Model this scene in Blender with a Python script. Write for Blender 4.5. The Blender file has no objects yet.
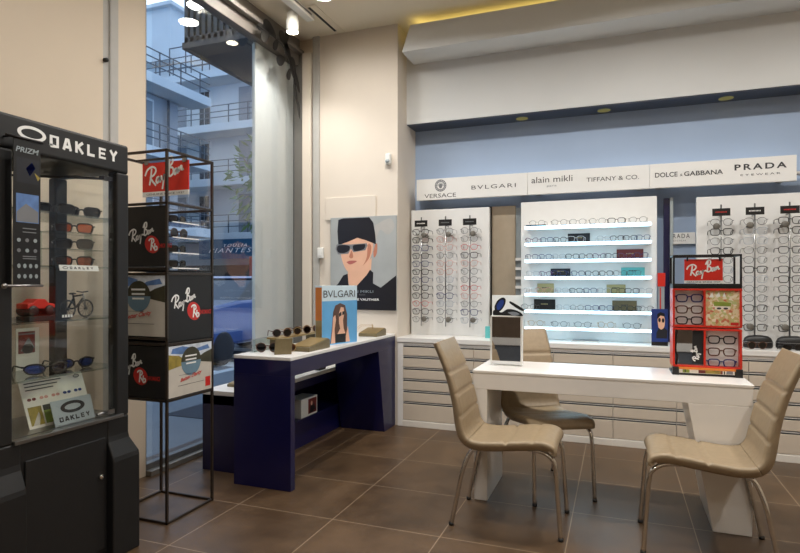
import bpy, bmesh, math, random
from mathutils import Vector, Matrix
random.seed(7)
S = bpy.context.scene
C = S.collection
PI = math.pi
# ------------------------------------------------------------------ camera
YAW = math.radians(20.76); CY, SY = math.cos(YAW), math.sin(YAW)
EYE, FPX, U0, V0 = 1.30, 575.0, 400.0, 282.0
cam = bpy.data.cameras.new('camera'); camo = bpy.data.objects.new('camera', cam); C.objects.link(camo)
camo.location = (0, 0, EYE); camo.rotation_euler = (PI/2, 0, YAW)
cam.sensor_width = 36; cam.lens = FPX/800*36; cam.shift_y = 5.5/800; cam.clip_start = .05; cam.clip_end = 300
S.camera = camo
def at(u, v=282.0, X=None, Y=None, Z=None):
    """the place on a real plane X=, Y= or Z= seen along one sight line"""
    k = (u-U0)/FPX; w = (V0-v)/FPX
    rx, ry = k*CY - SY, k*SY + CY
    if Y is not None: d = Y/ry
    elif X is not None: d = X/rx
    else: d = (Z-EYE)/w
    return Vector((rx*d, ry*d, EYE + w*d))
# ------------------------------------------------------------------ materials
def lin(c):
    f = lambda x: x/12.92 if x <= .04045 else ((x+.055)/1.055)**2.4
    return tuple(f(v/255) for v in c) + (1,)
MATS = {}
def mat(name, rgb, rough=.5, metal=0, var=.06, scale=14, spec=.5, emit=0, bump=0, coat=0):
    if name in MATS: return MATS[name]
    m = bpy.data.materials.new(name); m.use_nodes = True; nt = m.node_tree; b = nt.nodes['Principled BSDF']
    col = lin(rgb)
    if var:
        tc = nt.nodes.new('ShaderNodeTexCoord'); n = nt.nodes.new('ShaderNodeTexNoise'); n.inputs['Scale'].default_value = scale
        n.inputs['Detail'].default_value = 4
        r = nt.nodes.new('ShaderNodeValToRGB')
        r.color_ramp.elements[0].position = .3; r.color_ramp.elements[1].position = .7
        r.color_ramp.elements[0].color = tuple(v*(1-var) for v in col[:3])+(1,)
        r.color_ramp.elements[1].color = tuple(min(1, v*(1+var)) for v in col[:3])+(1,)
        nt.links.new(tc.outputs['Object'], n.inputs['Vector']); nt.links.new(n.outputs['Fac'], r.inputs['Fac'])
        nt.links.new(r.outputs['Color'], b.inputs['Base Color'])
        if bump:
            bp = nt.nodes.new('ShaderNodeBump'); bp.inputs['Strength'].default_value = bump; bp.inputs['Distance'].default_value = .004
            nt.links.new(n.outputs['Fac'], bp.inputs['Height']); nt.links.new(bp.outputs['Normal'], b.inputs['Normal'])
    else: b.inputs['Base Color'].default_value = col
    b.inputs['Roughness'].default_value = rough; b.inputs['Metallic'].default_value = metal
    b.inputs['Specular IOR Level'].default_value = spec
    if coat: b.inputs['Coat Weight'].default_value = coat; b.inputs['Coat Roughness'].default_value = .05
    if emit:
        b.inputs['Emission Color'].default_value = col; b.inputs['Emission Strength'].default_value = emit
    MATS[name] = m; return m
def glass(name, tint=(255,255,255), refl=.5, alpha=1.0, rough=0.0):
    """thin pane: what passes is tinted, the rest mirrors by Fresnel"""
    m = bpy.data.materials.new(name); m.use_nodes = True; nt = m.node_tree; nt.nodes.clear()
    o = nt.nodes.new('ShaderNodeOutputMaterial'); t = nt.nodes.new('ShaderNodeBsdfTransparent'); g = nt.nodes.new('ShaderNodeBsdfGlossy')
    t.inputs['Color'].default_value = lin(tint); g.inputs['Roughness'].default_value = rough
    f = nt.nodes.new('ShaderNodeFresnel'); f.inputs['IOR'].default_value = 1.5
    gm = nt.nodes.new('ShaderNodeNewGeometry'); io = nt.nodes.new('ShaderNodeMapRange'); io.inputs['To Min'].default_value = 1.5; io.inputs['To Max'].default_value = 1/1.5
    nt.links.new(gm.outputs['Backfacing'], io.inputs['Value']); nt.links.new(io.outputs['Result'], f.inputs['IOR'])
    ml = nt.nodes.new('ShaderNodeMath'); ml.operation = 'MULTIPLY_ADD'; ml.inputs[1].default_value = refl*2; ml.inputs[2].default_value = 0; ml.use_clamp = True
    x = nt.nodes.new('ShaderNodeMixShader')
    nt.links.new(f.outputs[0], ml.inputs[0]); nt.links.new(ml.outputs[0], x.inputs[0])
    nt.links.new(t.outputs[0], x.inputs[1]); nt.links.new(g.outputs[0], x.inputs[2]); nt.links.new(x.outputs[0], o.inputs[0])
    MATS[name] = m; return m
def lamp_mat(name, rgb, strength):
    m = bpy.data.materials.new(name); m.use_nodes = True; nt = m.node_tree; nt.nodes.clear()
    o = nt.nodes.new('ShaderNodeOutputMaterial'); e = nt.nodes.new('ShaderNodeEmission')
    e.inputs[0].default_value = lin(rgb); e.inputs[1].default_value = strength; nt.links.new(e.outputs[0], o.inputs[0]); MATS[name] = m; return m
def tile_mat():
    m = bpy.data.materials.new('floor tile'); m.use_nodes = True; nt = m.node_tree; L = nt.links; b = nt.nodes['Principled BSDF']
    tc = nt.nodes.new('ShaderNodeTexCoord'); sp = nt.nodes.new('ShaderNodeSeparateXYZ'); L.new(tc.outputs['Object'], sp.inputs[0])
    def line(sock, pitch, ph):
        a = nt.nodes.new('ShaderNodeMath'); a.operation = 'MULTIPLY_ADD'; a.inputs[1].default_value = 1/pitch; a.inputs[2].default_value = 100-ph/pitch; L.new(sock, a.inputs[0])
        f = nt.nodes.new('ShaderNodeMath'); f.operation = 'FRACT'; L.new(a.outputs[0], f.inputs[0])
        p = nt.nodes.new('ShaderNodeMath'); p.operation = 'PINGPONG'; p.inputs[1].default_value = .5; L.new(f.outputs[0], p.inputs[0])
        l = nt.nodes.new('ShaderNodeMath'); l.operation = 'LESS_THAN'; l.inputs[1].default_value = .0026/pitch; L.new(p.outputs[0], l.inputs[0])
        fl = nt.nodes.new('ShaderNodeMath'); fl.operation = 'FLOOR'; L.new(a.outputs[0], fl.inputs[0])
        return l.outputs[0], fl.outputs[0]
    lx, ix = line(sp.outputs[0], .612, -.238); ly, iy = line(sp.outputs[1], .565, 2.815)
    mx = nt.nodes.new('ShaderNodeMath'); mx.operation = 'MAXIMUM'; L.new(lx, mx.inputs[0]); L.new(ly, mx.inputs[1])
    cb = nt.nodes.new('ShaderNodeCombineXYZ'); L.new(ix, cb.inputs[0]); L.new(iy, cb.inputs[1])
    wn = nt.nodes.new('ShaderNodeTexWhiteNoise'); L.new(cb.outputs[0], wn.inputs['Vector'])
    n = nt.nodes.new('ShaderNodeTexNoise'); n.inputs['Scale'].default_value = 3.2; n.inputs['Detail'].default_value = 8; n.inputs['Roughness'].default_value = .65
    L.new(tc.outputs['Object'], n.inputs['Vector'])
    ad = nt.nodes.new('ShaderNodeMath'); ad.operation = 'MULTIPLY_ADD'; ad.inputs[1].default_value = .16; L.new(wn.outputs['Value'], ad.inputs[0]); L.new(n.outputs['Fac'], ad.inputs[2])
    r = nt.nodes.new('ShaderNodeValToRGB'); r.color_ramp.elements[0].position = .32; r.color_ramp.elements[1].position = .82
    r.color_ramp.elements[0].color = lin((58,43,29)); r.color_ramp.elements[1].color = lin((97,75,53)); L.new(ad.outputs[0], r.inputs[0])
    mix = nt.nodes.new('ShaderNodeMix'); mix.data_type = 'RGBA'; L.new(mx.outputs[0], mix.inputs[0]); L.new(r.outputs[0], mix.inputs[6]); mix.inputs[7].default_value = lin((140,120,98))
    L.new(mix.outputs[2], b.inputs['Base Color'])
    rr = nt.nodes.new('ShaderNodeMath'); rr.operation = 'MULTIPLY_ADD'; rr.inputs[1].default_value = .25; rr.inputs[2].default_value = .24; L.new(n.outputs['Fac'], rr.inputs[0]); L.new(rr.outputs[0], b.inputs['Roughness'])
    MATS['floor tile'] = m; return m
tile_mat()
def corrugated():
    m = mat('corrugated metal', (62,64,70), .5, .3)
    return m
mat('wall beige', (211,196,176), .75, var=.02, scale=3, bump=.05)
mat('wall grey', (176,174,170), .7, var=.03)
mat('pillar paint', (216,206,193), .75, var=.02, scale=3)
mat('pillar paint shaded', (188,184,178), .75, var=.02)  # unused; darker copy of pillar paint with the side's shade mixed in
mat('ceiling paint', (226,216,196), .8, var=.02, scale=2)
mat('soffit paint', (214,216,216), .75, var=.02, scale=2)
mat('blue paint', (158,177,204), .7, var=.03, scale=2)
mat('white lacquer', (234,232,229), .28, var=.01, coat=.3)
mat('white board', (228,228,226), .45, var=.01)
mat('panel white', (228,228,226), .5, var=.015)
mat('cream lacquer', (206,194,178), .4, var=.02)
mat('plinth white', (226,222,214), .45, var=.02)
mat('groove steel', (104,110,120), .3, .8, var=.05)
mat('navy lacquer', (12,13,64), .35, var=.05, coat=.25)
mat('navy paint', (16,20,70), .45, var=.05)
mat('black steel', (26,24,26), .4, .4, var=.1)
mat('knob grey', (104,100,92), .5, var=.2, scale=60)
mat('bronze steel', (66,58,52), .38, .6, var=.1)
mat('case black', (17,17,18), .5, var=.12, scale=30)
mat('black', (14,14,15), .4, var=.1)
mat('black gloss', (10,10,12), .15, var=.05, coat=.5)
mat('panel black', (17,17,19), .55, var=.08)
mat('chrome', (214,212,208), .12, 1, var=.03)
mat('steel', (150,150,150), .3, 1, var=.05)
mat('taupe leather', (150,132,106), .45, var=.07, scale=40, bump=.12)
mat('white ink', (236,236,234), .5, var=.01)
mat('dark ink', (54,54,58), .5, var=.02)
mat('grey ink', (120,122,126), .5, var=.02)
mat('red ink', (196,40,34), .5, var=.03)
mat('red print', (206,38,22), .45, var=.03)
mat('red lacquer', (206,46,28), .35, var=.04)
mat('soffit dark', (58,66,82), .35, var=.05)
lamp_mat('painted glow', (190,182,120), .26)
mat('gold leatherette', (116,104,76), .4, .25, var=.08, scale=60)
mat('brass', (176,150,100), .3, .7, var=.06)
mat('gold card', (172,160,112), .5, .1, var=.06)
mat('teal card', (94,182,182), .5, var=.04)
mat('brown card', (112,40,36), .5, var=.06)
mat('dark card', (24,26,34), .45, var=.08)
mat('orange card', (208,120,34), .5, var=.04)
mat('skin print', (226,178,150), .5, var=.05, scale=8)
mat('skin shade print', (190,124,98), .5, var=.05, scale=8)
mat('lip print', (178,98,92), .5, var=.05)
mat('poster grey', (164,168,168), .45, var=.08, scale=4)
mat('poster black', (22,20,26), .4, var=.08)
mat('sky print', (96,164,214), .45, var=.06, scale=9)
mat('pale print', (202,220,230), .45, var=.04)
mat('hair print', (92,62,48), .5, var=.15, scale=30)
mat('blue print', (28,52,116), .4, var=.12, scale=12)
mat('cloud print', (206,214,226), .5, var=.2, scale=26)
mat('sky blue print', (88,122,176), .5, var=.2, scale=26)
mat('hill print', (150,132,56), .5, var=.25, scale=30)
mat('forest print', (58,56,40), .5, var=.25, scale=30)
mat('road print', (196,190,180), .5, var=.05, scale=12)
mat('smoke lens print', (104,132,150), .5, var=.1)
mat('green print', (132,152,56), .5, var=.2, scale=20)
mat('paper', (230,224,214), .6, var=.03)
mat('silver card', (158,168,172), .4, .2, var=.04)
mat('terminal white', (226,226,222), .4, var=.01)
mat('mirror', (226,228,230), .02, 1, var=0)
mat('brown reflection mirror', (178,164,144), .35, .2, var=.04)  # the room's brown reflection is put into the pane's base colour
mat('alu', (168,168,164), .35, .7, var=.03)
mat('window frame grey', (124,122,118), .45, .3, var=.04)
mat('beam brown', (120,114,108), .5, .2, var=.05)
mat('gasket', (18,18,18), .7, var=0)
mat('floral', (196,186,150), .5, var=.3, scale=44)
lamp_mat('lamp lens', (255,240,214), 26)
lamp_mat('led white', (188,232,255), 5.0)
lamp_mat('led yellow', (255,226,130), 2.2)
lamp_mat('led added wash', (255,250,240), 4)
glass('window glass', (250,252,255), .62)
glass('display glass', (252,253,252), .4)
glass('shelf glass', (240,246,244), .6)
glass('clear lens', (246,248,250), .5)
glass('smoke lens', (38,40,46), .7)
glass('brown lens', (112,62,34), .7)
glass('orange lens', (190,92,40), .8)
glass('blue lens', (60,100,210), 1.6)
for nm, c in (('frame black', (18,18,20)), ('frame tortoise', (82,48,30)), ('frame steel', (84,86,90)), ('frame red', (196,60,52)), ('frame rose', (196,140,130)),
              ('frame navy', (30,42,96)), ('frame plum', (92,54,92)), ('frame amber', (186,92,40)), ('frame gold', (176,140,80)), ('frame crystal', (170,176,184))):
    mat(nm, c, .3, .5 if nm in ('frame steel','frame gold') else 0, var=.12, scale=60)
def petals():
    m = MATS['floral']; nt = m.node_tree; b = nt.nodes['Principled BSDF']
    v = nt.nodes.new('ShaderNodeTexVoronoi'); v.inputs['Scale'].default_value = 75; tc = nt.nodes.new('ShaderNodeTexCoord'); nt.links.new(tc.outputs['Object'], v.inputs['Vector'])
    s = nt.nodes.new('ShaderNodeSeparateColor'); nt.links.new(v.outputs['Color'], s.inputs[0]); r = nt.nodes.new('ShaderNodeValToRGB'); r.color_ramp.interpolation = 'CONSTANT'
    for i, (p, c) in enumerate(((0,(222,206,170)),(.3,(196,178,120)),(.5,(214,170,130)),(.65,(186,190,130)),(.8,(232,222,200)),(.92,(196,110,80)))):
        e = r.color_ramp.elements[i] if i < 2 else r.color_ramp.elements.new(p)
        e.position = p; e.color = lin(c)
    nt.links.new(s.outputs[0], r.inputs[0]); nt.links.new(r.outputs[0], b.inputs['Base Color'])
petals()
# ------------------------------------------------------------------ mesh building
class MB:
    """collects shapes; off is subtracted so that world numbers can be used under a thing"""
    def __init__(s, off=None):
        s.v = []; s.f = []; s.m = []; s.sm = []; s.off = Vector(off) if off is not None else Vector((0,0,0))
    def add(s, vs, fs, mi=0, smooth=False):
        b = len(s.v); s.v += [Vector(p)-s.off for p in vs]
        for f in fs: s.f.append([b+i for i in f]); s.m.append(mi); s.sm.append(smooth)
        return s
    def box(s, x0, x1, y0, y1, z0, z1, mi=0):
        vs = [(x,y,z) for z in (z0,z1) for y in (y0,y1) for x in (x0,x1)]
        return s.add(vs, [(0,2,3,1),(4,5,7,6),(0,1,5,4),(2,6,7,3),(0,4,6,2),(1,3,7,5)], mi)
    def fbox(s, F, a0, a1, b0, b1, c0, c1, mi=0):
        vs = [F(a,b,c) for c in (c0,c1) for b in (b0,b1) for a in (a0,a1)]
        return s.add(vs, [(0,2,3,1),(4,5,7,6),(0,1,5,4),(2,6,7,3),(0,4,6,2),(1,3,7,5)], mi)
    def prism(s, F, pts, c0, c1, mi=0):
        n = len(pts); vs = [F(a,b,c0) for a,b in pts]+[F(a,b,c1) for a,b in pts]
        return s.add(vs, [list(range(n))[::-1], list(range(n,2*n))]+[(i,(i+1)%n,n+(i+1)%n,n+i) for i in range(n)], mi)
    def flat(s, F, pts, c, mi=0):
        return s.add([F(a,b,c) for a,b in pts], [list(range(len(pts)))], mi)
    def tube(s, pts, r, n=8, mi=0, caps=True, closed=False, squash=None):
        pts = [Vector(p) for p in pts]; N = len(pts); up = None; vs = []
        rr = r if isinstance(r, (list,tuple)) else [r]*N
        for i in range(N):
            if closed: t = pts[(i+1)%N]-pts[i-1]
            else: t = pts[min(i+1,N-1)]-pts[max(i-1,0)]
            t.normalize()
            if up is None: up = t.orthogonal().normalized()
            up = (up - t*up.dot(t)); up = up.normalized() if up.length > 1e-6 else t.orthogonal().normalized()
            w = t.cross(up)
            for k in range(n):
                a = 2*PI*k/n; vs.append(pts[i]+(up*math.cos(a)+w*math.sin(a))*rr[i])
        fs = []
        for i in range(N if closed else N-1):
            j = (i+1)%N
            for k in range(n): fs.append((i*n+k, i*n+(k+1)%n, j*n+(k+1)%n, j*n+k))
        s.add(vs, fs, mi, True)
        if caps and not closed:
            b = len(s.v)-len(vs)
            for ring, rev in ((range(n), True), (range((N-1)*n, N*n), False)):
                l = [b+i for i in ring]; s.f.append(l[::-1] if rev else l); s.m.append(mi); s.sm.append(False)
        return s
    def lathe(s, o, prof, axis=(0,0,1), n=20, mi=0):
        ax = Vector(axis).normalized(); u = ax.orthogonal().normalized(); w = ax.cross(u); o = Vector(o); vs = []; fs = []
        for r, h in prof:
            for k in range(n):
                a = 2*PI*k/n; vs.append(o+ax*h+(u*math.cos(a)+w*math.sin(a))*max(r,1e-4))
        for i in range(len(prof)-1):
            for k in range(n): fs.append((i*n+k, i*n+(k+1)%n, (i+1)*n+(k+1)%n, (i+1)*n+k))
        fs.append(list(range(n))[::-1]); fs.append(list(range((len(prof)-1)*n, len(prof)*n)))
        return s.add(vs, fs, mi, True)
    def ellipsoid(s, c, r, n=14, m=8, mi=0):
        vs = []; fs = []
        for i in range(m+1):
            p = PI*i/m
            for k in range(n):
                a = 2*PI*k/n; vs.append((c[0]+r[0]*math.sin(p)*math.cos(a), c[1]+r[1]*math.sin(p)*math.sin(a), c[2]+r[2]*math.cos(p)))
        for i in range(m):
            for k in range(n): fs.append((i*n+k, (i+1)*n+k, (i+1)*n+(k+1)%n, i*n+(k+1)%n))
        return s.add(vs, fs, mi, True)
    def ribbon(s, F, pts, w, c, mi=0, t=.0006):
        """flat stroke of width w along a 2-D line, lying at height c over frame F"""
        n = len(pts); vs = []
        for i in range(n):
            a = Vector(pts[max(i-1,0)]); b = Vector(pts[min(i+1,n-1)]); d = (b-a); d = d.normalized() if d.length > 1e-9 else Vector((1,0)); nn = Vector((-d.y,d.x))*w/2
            p = Vector(pts[i]); vs += [F(*(p+nn), c), F(*(p-nn), c)]
        return s.add(vs, [(2*i,2*i+1,2*i+3,2*i+2) for i in range(n-1)], mi)
    def build(s, name, mats, parent=None, bevel=0, seg=2, subsurf=0):
        me = bpy.data.meshes.new(name); me.from_pydata([tuple(v) for v in s.v], [], s.f); 
        for m in (mats if isinstance(mats, (list,tuple)) else [mats]): me.materials.append(MATS[m])
        for p, mi, sm in zip(me.polygons, s.m, s.sm): p.material_index = mi; p.use_smooth = sm
        bm = bmesh.new(); bm.from_mesh(me); bmesh.ops.remove_doubles(bm, verts=bm.verts, dist=1e-6); bmesh.ops.recalc_face_normals(bm, faces=bm.faces); bm.to_mesh(me); bm.free()
        o = bpy.data.objects.new(name, me); C.objects.link(o)
        if parent: o.parent = parent
        if bevel:
            b = o.modifiers.new('edges', 'BEVEL'); b.width = bevel; b.segments = seg; b.limit_method = 'ANGLE'; b.angle_limit = .6
        if subsurf:
            b = o.modifiers.new('smooth', 'SUBSURF'); b.levels = subsurf; b.render_levels = subsurf
        return o
def W(a, b, c): return Vector((a, b, c))
def frame(o, x, y):
    o = Vector(o); x = Vector(x).normalized(); y = Vector(y).normalized(); n = x.cross(y)
    return lambda a, b, c=0: o + x*a + y*b + n*c
def tag(o, label, cat, group=None, kind=None):
    if label: o['label'] = label
    if cat: o['category'] = cat
    if group: o['group'] = group
    if kind: o['kind'] = kind
    return o
def thing(name, label, cat, loc=(0,0,0), rz=0, group=None):
    o = bpy.data.objects.new(name, None); C.objects.link(o); o.location = loc; o.rotation_euler = (0,0,rz); o.empty_display_size = .05
    return tag(o, label, cat, group)
def struct(mb, name, mats, bevel=0):
    o = mb.build(name, mats, None, bevel); o['kind'] = 'structure'; return o
def dup(o, loc, rot, label=None, group=None):
    c = o.copy(); C.objects.link(c); c.location = loc; c.rotation_euler = rot
    if label: c['label'] = label
    if group: c['group'] = group
    for ch in list(o.children):
        d = ch.copy(); C.objects.link(d); d.parent = c
        for g in list(ch.children):
            e = g.copy(); C.objects.link(e); e.parent = d
    return c
def crom(pts, n=6):
    P = [Vector(p) for p in pts]; out = []
    for i in range(len(P)-1):
        a, b, c, d = P[max(i-1,0)], P[i], P[i+1], P[min(i+2,len(P)-1)]
        for k in range(n):
            t = k/n; out.append(.5*((2*b)+(c-a)*t+(2*a-5*b+4*c-d)*t*t+(3*b-a-3*c+d)*t**3))
    return out+[P[-1]]
def ell(cx, cy, rx, ry, n=24, a0=0, a1=2*PI): return [(cx+rx*math.cos(a0+(a1-a0)*i/n), cy+ry*math.sin(a0+(a1-a0)*i/n)) for i in range(n if a1-a0 > 6.2 else n+1)]
def text(F, s, x0, y0, w, h, name, m, parent, c=.0012, off=None, shear=0, bold=0, space=1):
    """lettering as a mesh fitted into a w x h box of frame F"""
    cu = bpy.data.curves.new('lettering', 'FONT'); cu.body = s; cu.shear = shear; cu.offset = bold; cu.space_character = space; cu.resolution_u = 3
    o = bpy.data.objects.new('lettering', cu); C.objects.link(o); bpy.context.view_layer.update()
    me = bpy.data.meshes.new_from_object(o); bpy.data.objects.remove(o)
    xs = [v.co.x for v in me.vertices]; ys = [v.co.y for v in me.vertices]
    ax, ay = min(xs), min(ys); kx, ky = w/(max(xs)-ax), h/(max(ys)-ay)
    mb = MB(off); vs = [F(x0+(v.co.x-ax)*kx, y0+(v.co.y-ay)*ky, c) for v in me.vertices]
    mb.add(vs, [list(p.vertices) for p in me.polygons]); bpy.data.meshes.remove(me)
    return mb.build(name, m, parent)
RB = [[(.0,.30),(.06,.41),(.17,.46),(.26,.43),(.285,.36),(.23,.285),(.13,.245)], [(.175,.43),(.155,.26),(.12,.09)], [(.14,.255),(.20,.16),(.29,.06)],
      [(.375,.225),(.32,.22),(.295,.15),(.325,.105),(.37,.16),(.385,.22),(.385,.13),(.42,.13)], [(.43,.245),(.44,.16),(.48,.17),(.505,.265),(.475,.06),(.455,-.04)],
      [(.53,.225),(.595,.25)], [(.645,.56),(.625,.2)], [(.575,.44),(.64,.57),(.715,.575),(.715,.46),(.64,.385),(.725,.35),(.735,.25),(.66,.195),(.585,.235)],
      [(.82,.325),(.775,.31),(.755,.25),(.785,.21),(.825,.28),(.84,.33),(.835,.24),(.865,.235)], [(.875,.35),(.88,.25),(.92,.345),(.95,.35),(.955,.275),(1.0,.29)]]
def script_logo(F, x0, y0, w, parent, m='white ink', c=.0014, off=None, slope=.0, stroke=.045, name='lettering', strokes=RB):
    mb = MB(off)
    for i, st in enumerate(strokes):
        mb.ribbon(F, [(x0+p.x*w, y0+(p.y+slope*p.x)*w) for p in crom(st, 5)], w*stroke, c+i*.00002)
    return mb.build(name, m, parent)
def oval_logo(mb, F, cx, cy, rx, ry, c, mi=0, k=(.74,.60)):
    n = 36; A = ell(cx, cy, rx, ry, n); B = ell(cx, cy, rx*k[0], ry*k[1], n)
    vs = [F(*p, c) for p in A]+[F(*p, c) for p in B]
    return mb.add(vs, [(i,(i+1)%n,n+(i+1)%n,n+i) for i in range(n)], mi)
BLOCK = {'O':[[(.15,.1),(.15,.9),(.85,.9),(.85,.1),(.15,.1),(.15,.2)]], 'A':[[(.1,0),(.42,1)],[(.9,0),(.58,1)],[(.2,.3),(.8,.3)],[(.38,.92),(.62,.92)]], 'K':[[(.13,0),(.13,1)],[(.15,.45),(.88,1)],[(.3,.6),(.9,0)]],
         'L':[[(.13,1),(.13,0)],[(.0,.1),(.9,.1)]], 'E':[[(.13,1),(.13,0)],[(.1,.1),(.9,.1)],[(.1,.5),(.8,.5)],[(.1,.9),(.9,.9)]], 'Y':[[(.08,1),(.5,.5)],[(.92,1),(.5,.5)],[(.5,.55),(.5,0)]]}
def block_word(mb, F, word, x0, y0, w, h, c, mi=0, gap=.3):
    lw = w/(len(word)+gap*(len(word)-1))
    for i, ch in enumerate(word):
        bx = x0+i*lw*(1+gap)
        for j, st in enumerate(BLOCK[ch]):
            mb.ribbon(F, [(bx+p[0]*lw, y0+p[1]*h) for p in st], lw*(.3 if ch not in 'EO' else (.24 if ch == 'E' else .36)), c+j*.00004, mi)
def printed(name, F, shapes, parent, mats, off=None, c=.0004):
    """one printed face: flat shapes of ink, each a hair above the last"""
    mb = MB(off)
    for i, (mi, pts) in enumerate(shapes): mb.flat(F, pts, c+i*.00012, mi)
    return mb.build(name, mats, parent)
def rect(a0, a1, b0, b1): return [(a0,b0),(a1,b0),(a1,b1),(a0,b1)]
ORD = ['first','second','third','fourth','fifth','sixth','seventh','eighth','ninth','tenth','eleventh','twelfth','thirteenth']
# ================================================================== THE SETTING
ZC = 3.65; XL, XR, YB, YN = -2.96, 3.3, 5.37, -2.6
m = MB(); m.box(XL-.3, XR, YN, YB+.2, -.12, 0); struct(m, 'floor', 'floor tile')
m = MB(); m.box(XL-.3, XR, YN, YB+.2, ZC, ZC+.12); struct(m, 'ceiling', 'ceiling paint')
m = MB(); m.box(XL-.3, XL, YN, 2.658, 0, ZC); m.box(XL-.3, XL, 2.771, 3.0, 0, ZC); m.box(XL-.3, XL-.02, 2.658, 2.771, 0, ZC); struct(m, 'wall_left', 'wall beige')
m = MB(); m.box(XL-.02, XL-.004, 2.662, 2.708, 0, ZC); m.box(XL-.02, XL+.006, 2.712, 2.768, 0, ZC); m.box(XL-.02, XL+.004, 2.706, 2.714, 0, ZC); struct(m, 'trim_1', 'wall grey')
m = MB(); m.box(XL-.3, XR+.2, YB, YB+.2, 0, ZC); struct(m, 'wall_back', 'blue paint')
m = MB(); m.box(XR, XR+.2, YN, YB+.2, 0, ZC); struct(m, 'wall_right', 'wall beige')
m = MB(); m.box(XL-.3, XR+.2, YN-.2, YN, 0, ZC); struct(m, 'wall_front', 'wall beige')
m = MB(); m.box(-2.67, -1.873, 4.88, YB, 0, ZC); struct(m, 'pillar', 'pillar paint')
m = MB(); m.box(-1.873, XR, 5.117, YB, 2.79, 3.46); struct(m, 'soffit', 'soffit paint')
m = MB(); m.box(-1.868, XR, 5.125, YB, 2.782, 2.79); struct(m, 'trim_7', 'soffit dark')
for u_, w_ in ((522,'over the VERSACE board end'),(604,'over the middle of the boards'),(726,'over the PRADA board')):
    x_ = at(u_,270,Y=5.27).x; m = MB((x_,5.27,2.782)); m.lathe((x_,5.27,2.782), [(.055,0),(.055,-.002),(.045,-.003)], n=20); o = m.build('glow_disc', 'painted glow'); o.location = (x_,5.27,2.782); tag(o, 'added dim warm glow disc under the white fascia, '+w_, 'lamp', 'dim glow discs under the fascia')  # faint emissive discs, added to stand in for blurred yellow glows
F = frame((0,4.79,0),(1,0,0),(0,0,1))
m = MB(); m.prism(F, [(-1.80,3.345),(XR,3.345),(XR,3.575),(-1.72,3.575)], 0, -.34); struct(m, 'bulkhead', 'soffit paint', .004)
m = MB(); m.box(-1.64, XR, 4.94, 5.0, 3.577, 3.588); m.box(-1.70, -1.64, 4.84, 5.10, 3.577, 3.588); o = m.build('cove_light', 'led yellow'); tag(o, 'yellow light strip hidden on top of the white ceiling bulkhead', 'light strip')
# --- the shop window and its corner
m = MB(); m.box(XL-.04, XL+.05, 3.0, 4.88, 0, .035); m.box(XL-.05, XL+.0, 3.0, 3.008, 0, 3.40); m.box(XL-.05, XL+.0, 4.845, 4.88, 0, 3.40)
m.box(XL-.05, XL, 3.0, 4.88, .035, .075); struct(m, 'window_1', 'window frame grey', .003)
m = MB(); m.box(-2.936, -2.930, 3.03, 4.85, .06, 3.40); o = struct(m, 'window_glass', 'window glass')
m = MB(); m.box(XL-.02, XL+.07, 3.0, 4.88, 3.395, ZC); m.box(XL+.07, XL+.12, 3.0, 4.88, 3.50, 3.535); struct(m, 'beam', 'beam brown', .004)
m = MB(); m.box(-2.95, -2.846, 4.862, 5.0, 0, 3.5); struct(m, 'trim_2', 'window frame grey')
m = MB(); m.box(-2.842, -2.748, 4.84, 5.0, 0, 3.5); struct(m, 'trim_3', 'pillar paint', .003)
m = MB(); m.box(-2.748, -2.732, 4.88, 5.0, 0, ZC); struct(m, 'trim_4', 'gasket')
m = MB(); m.box(-2.735, -2.668, 4.858, 5.0, 0, ZC); struct(m, 'trim_5', 'wall grey', .003)
m = MB(); m.box(XL-.3, -2.66, 4.9, YB, 0, ZC); struct(m, 'trim_6', 'wall beige')
m = MB(); m.box(XL-.01, XL+.012, YN, 2.65, 0, .08); struct(m, 'baseboard_left', 'cream lacquer', .002)
# ceiling slot
a, b = at(310, 5, Z=ZC), at(338, 32.5, Z=ZC)
m = MB(); m.box(b.x-.07, b.x+.07, a.y, b.y, ZC-.008, ZC-.001, 0); m.box(b.x-.012, b.x+.012, a.y+.02, b.y-.05, ZC-.010, ZC-.007, 1)
tag(m.build('air_slot', ['ceiling paint','gasket']), 'slim ceiling air slot with a dark slit beside the pillar', 'vent')
# ------------------------------------------------------------------ lamps
def area(loc, r, power, col=(1,.97,.925), rot=(0,0,0), spread=160, parent=None):
    l = bpy.data.lights.new('lamp_light', 'AREA'); l.shape = 'DISK'; l.size = r*2; l.energy = power; l.color = col; l.spread = math.radians(spread)
    o = bpy.data.objects.new('lamp_light', l); C.objects.link(o); o.location = loc; o.rotation_euler = rot
    if parent: o.parent = parent; o.visible_camera = True
    return o
def downlight(x, y, power, label, r=.085):
    t = thing('ceiling_downlight', label, 'ceiling light', (x,y,ZC), 0, 'round downlights in the ceiling')
    m = MB(); m.lathe((0,0,0), [(r*1.25,0),(r*1.25,-.006),(r*1.02,-.010),(r,-.004)], n=28); m.build('trim_ring', 'terminal white', t)
    m = MB(); m.lathe((0,0,-.004), [(r*.99,-.0005),(r*.99,-.001)], n=28); m.build('lens', 'lamp lens', t)
    area((0,0,-.012), r*.95, power, parent=t); return t
LAMP = {-1.6:9, .2:9, 2.0:16, 3.6:27}
n = 0
for y in (-1.6, .2, 2.0, 3.6):
    for x in (-1.5, .2, 1.9):
        downlight(x, y, LAMP[y], 'round downlight, %s row from the shelf wall, %s from the window' % (ORD[3-int((y+1.6)/1.78)], ORD[int((x+1.5)/1.69)]))
downlight(-2.25, 4.17, 4, 'round downlight in the ceiling in front of the pillar')
downlight(-2.55, 3.95, 8, 'round downlight in the ceiling close to the window, mirrored in the glass', .1)
t = thing('track_spotlight', 'white cylinder spotlight hanging near the window header', 'spotlight', (-2.62,4.30,ZC))
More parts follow.
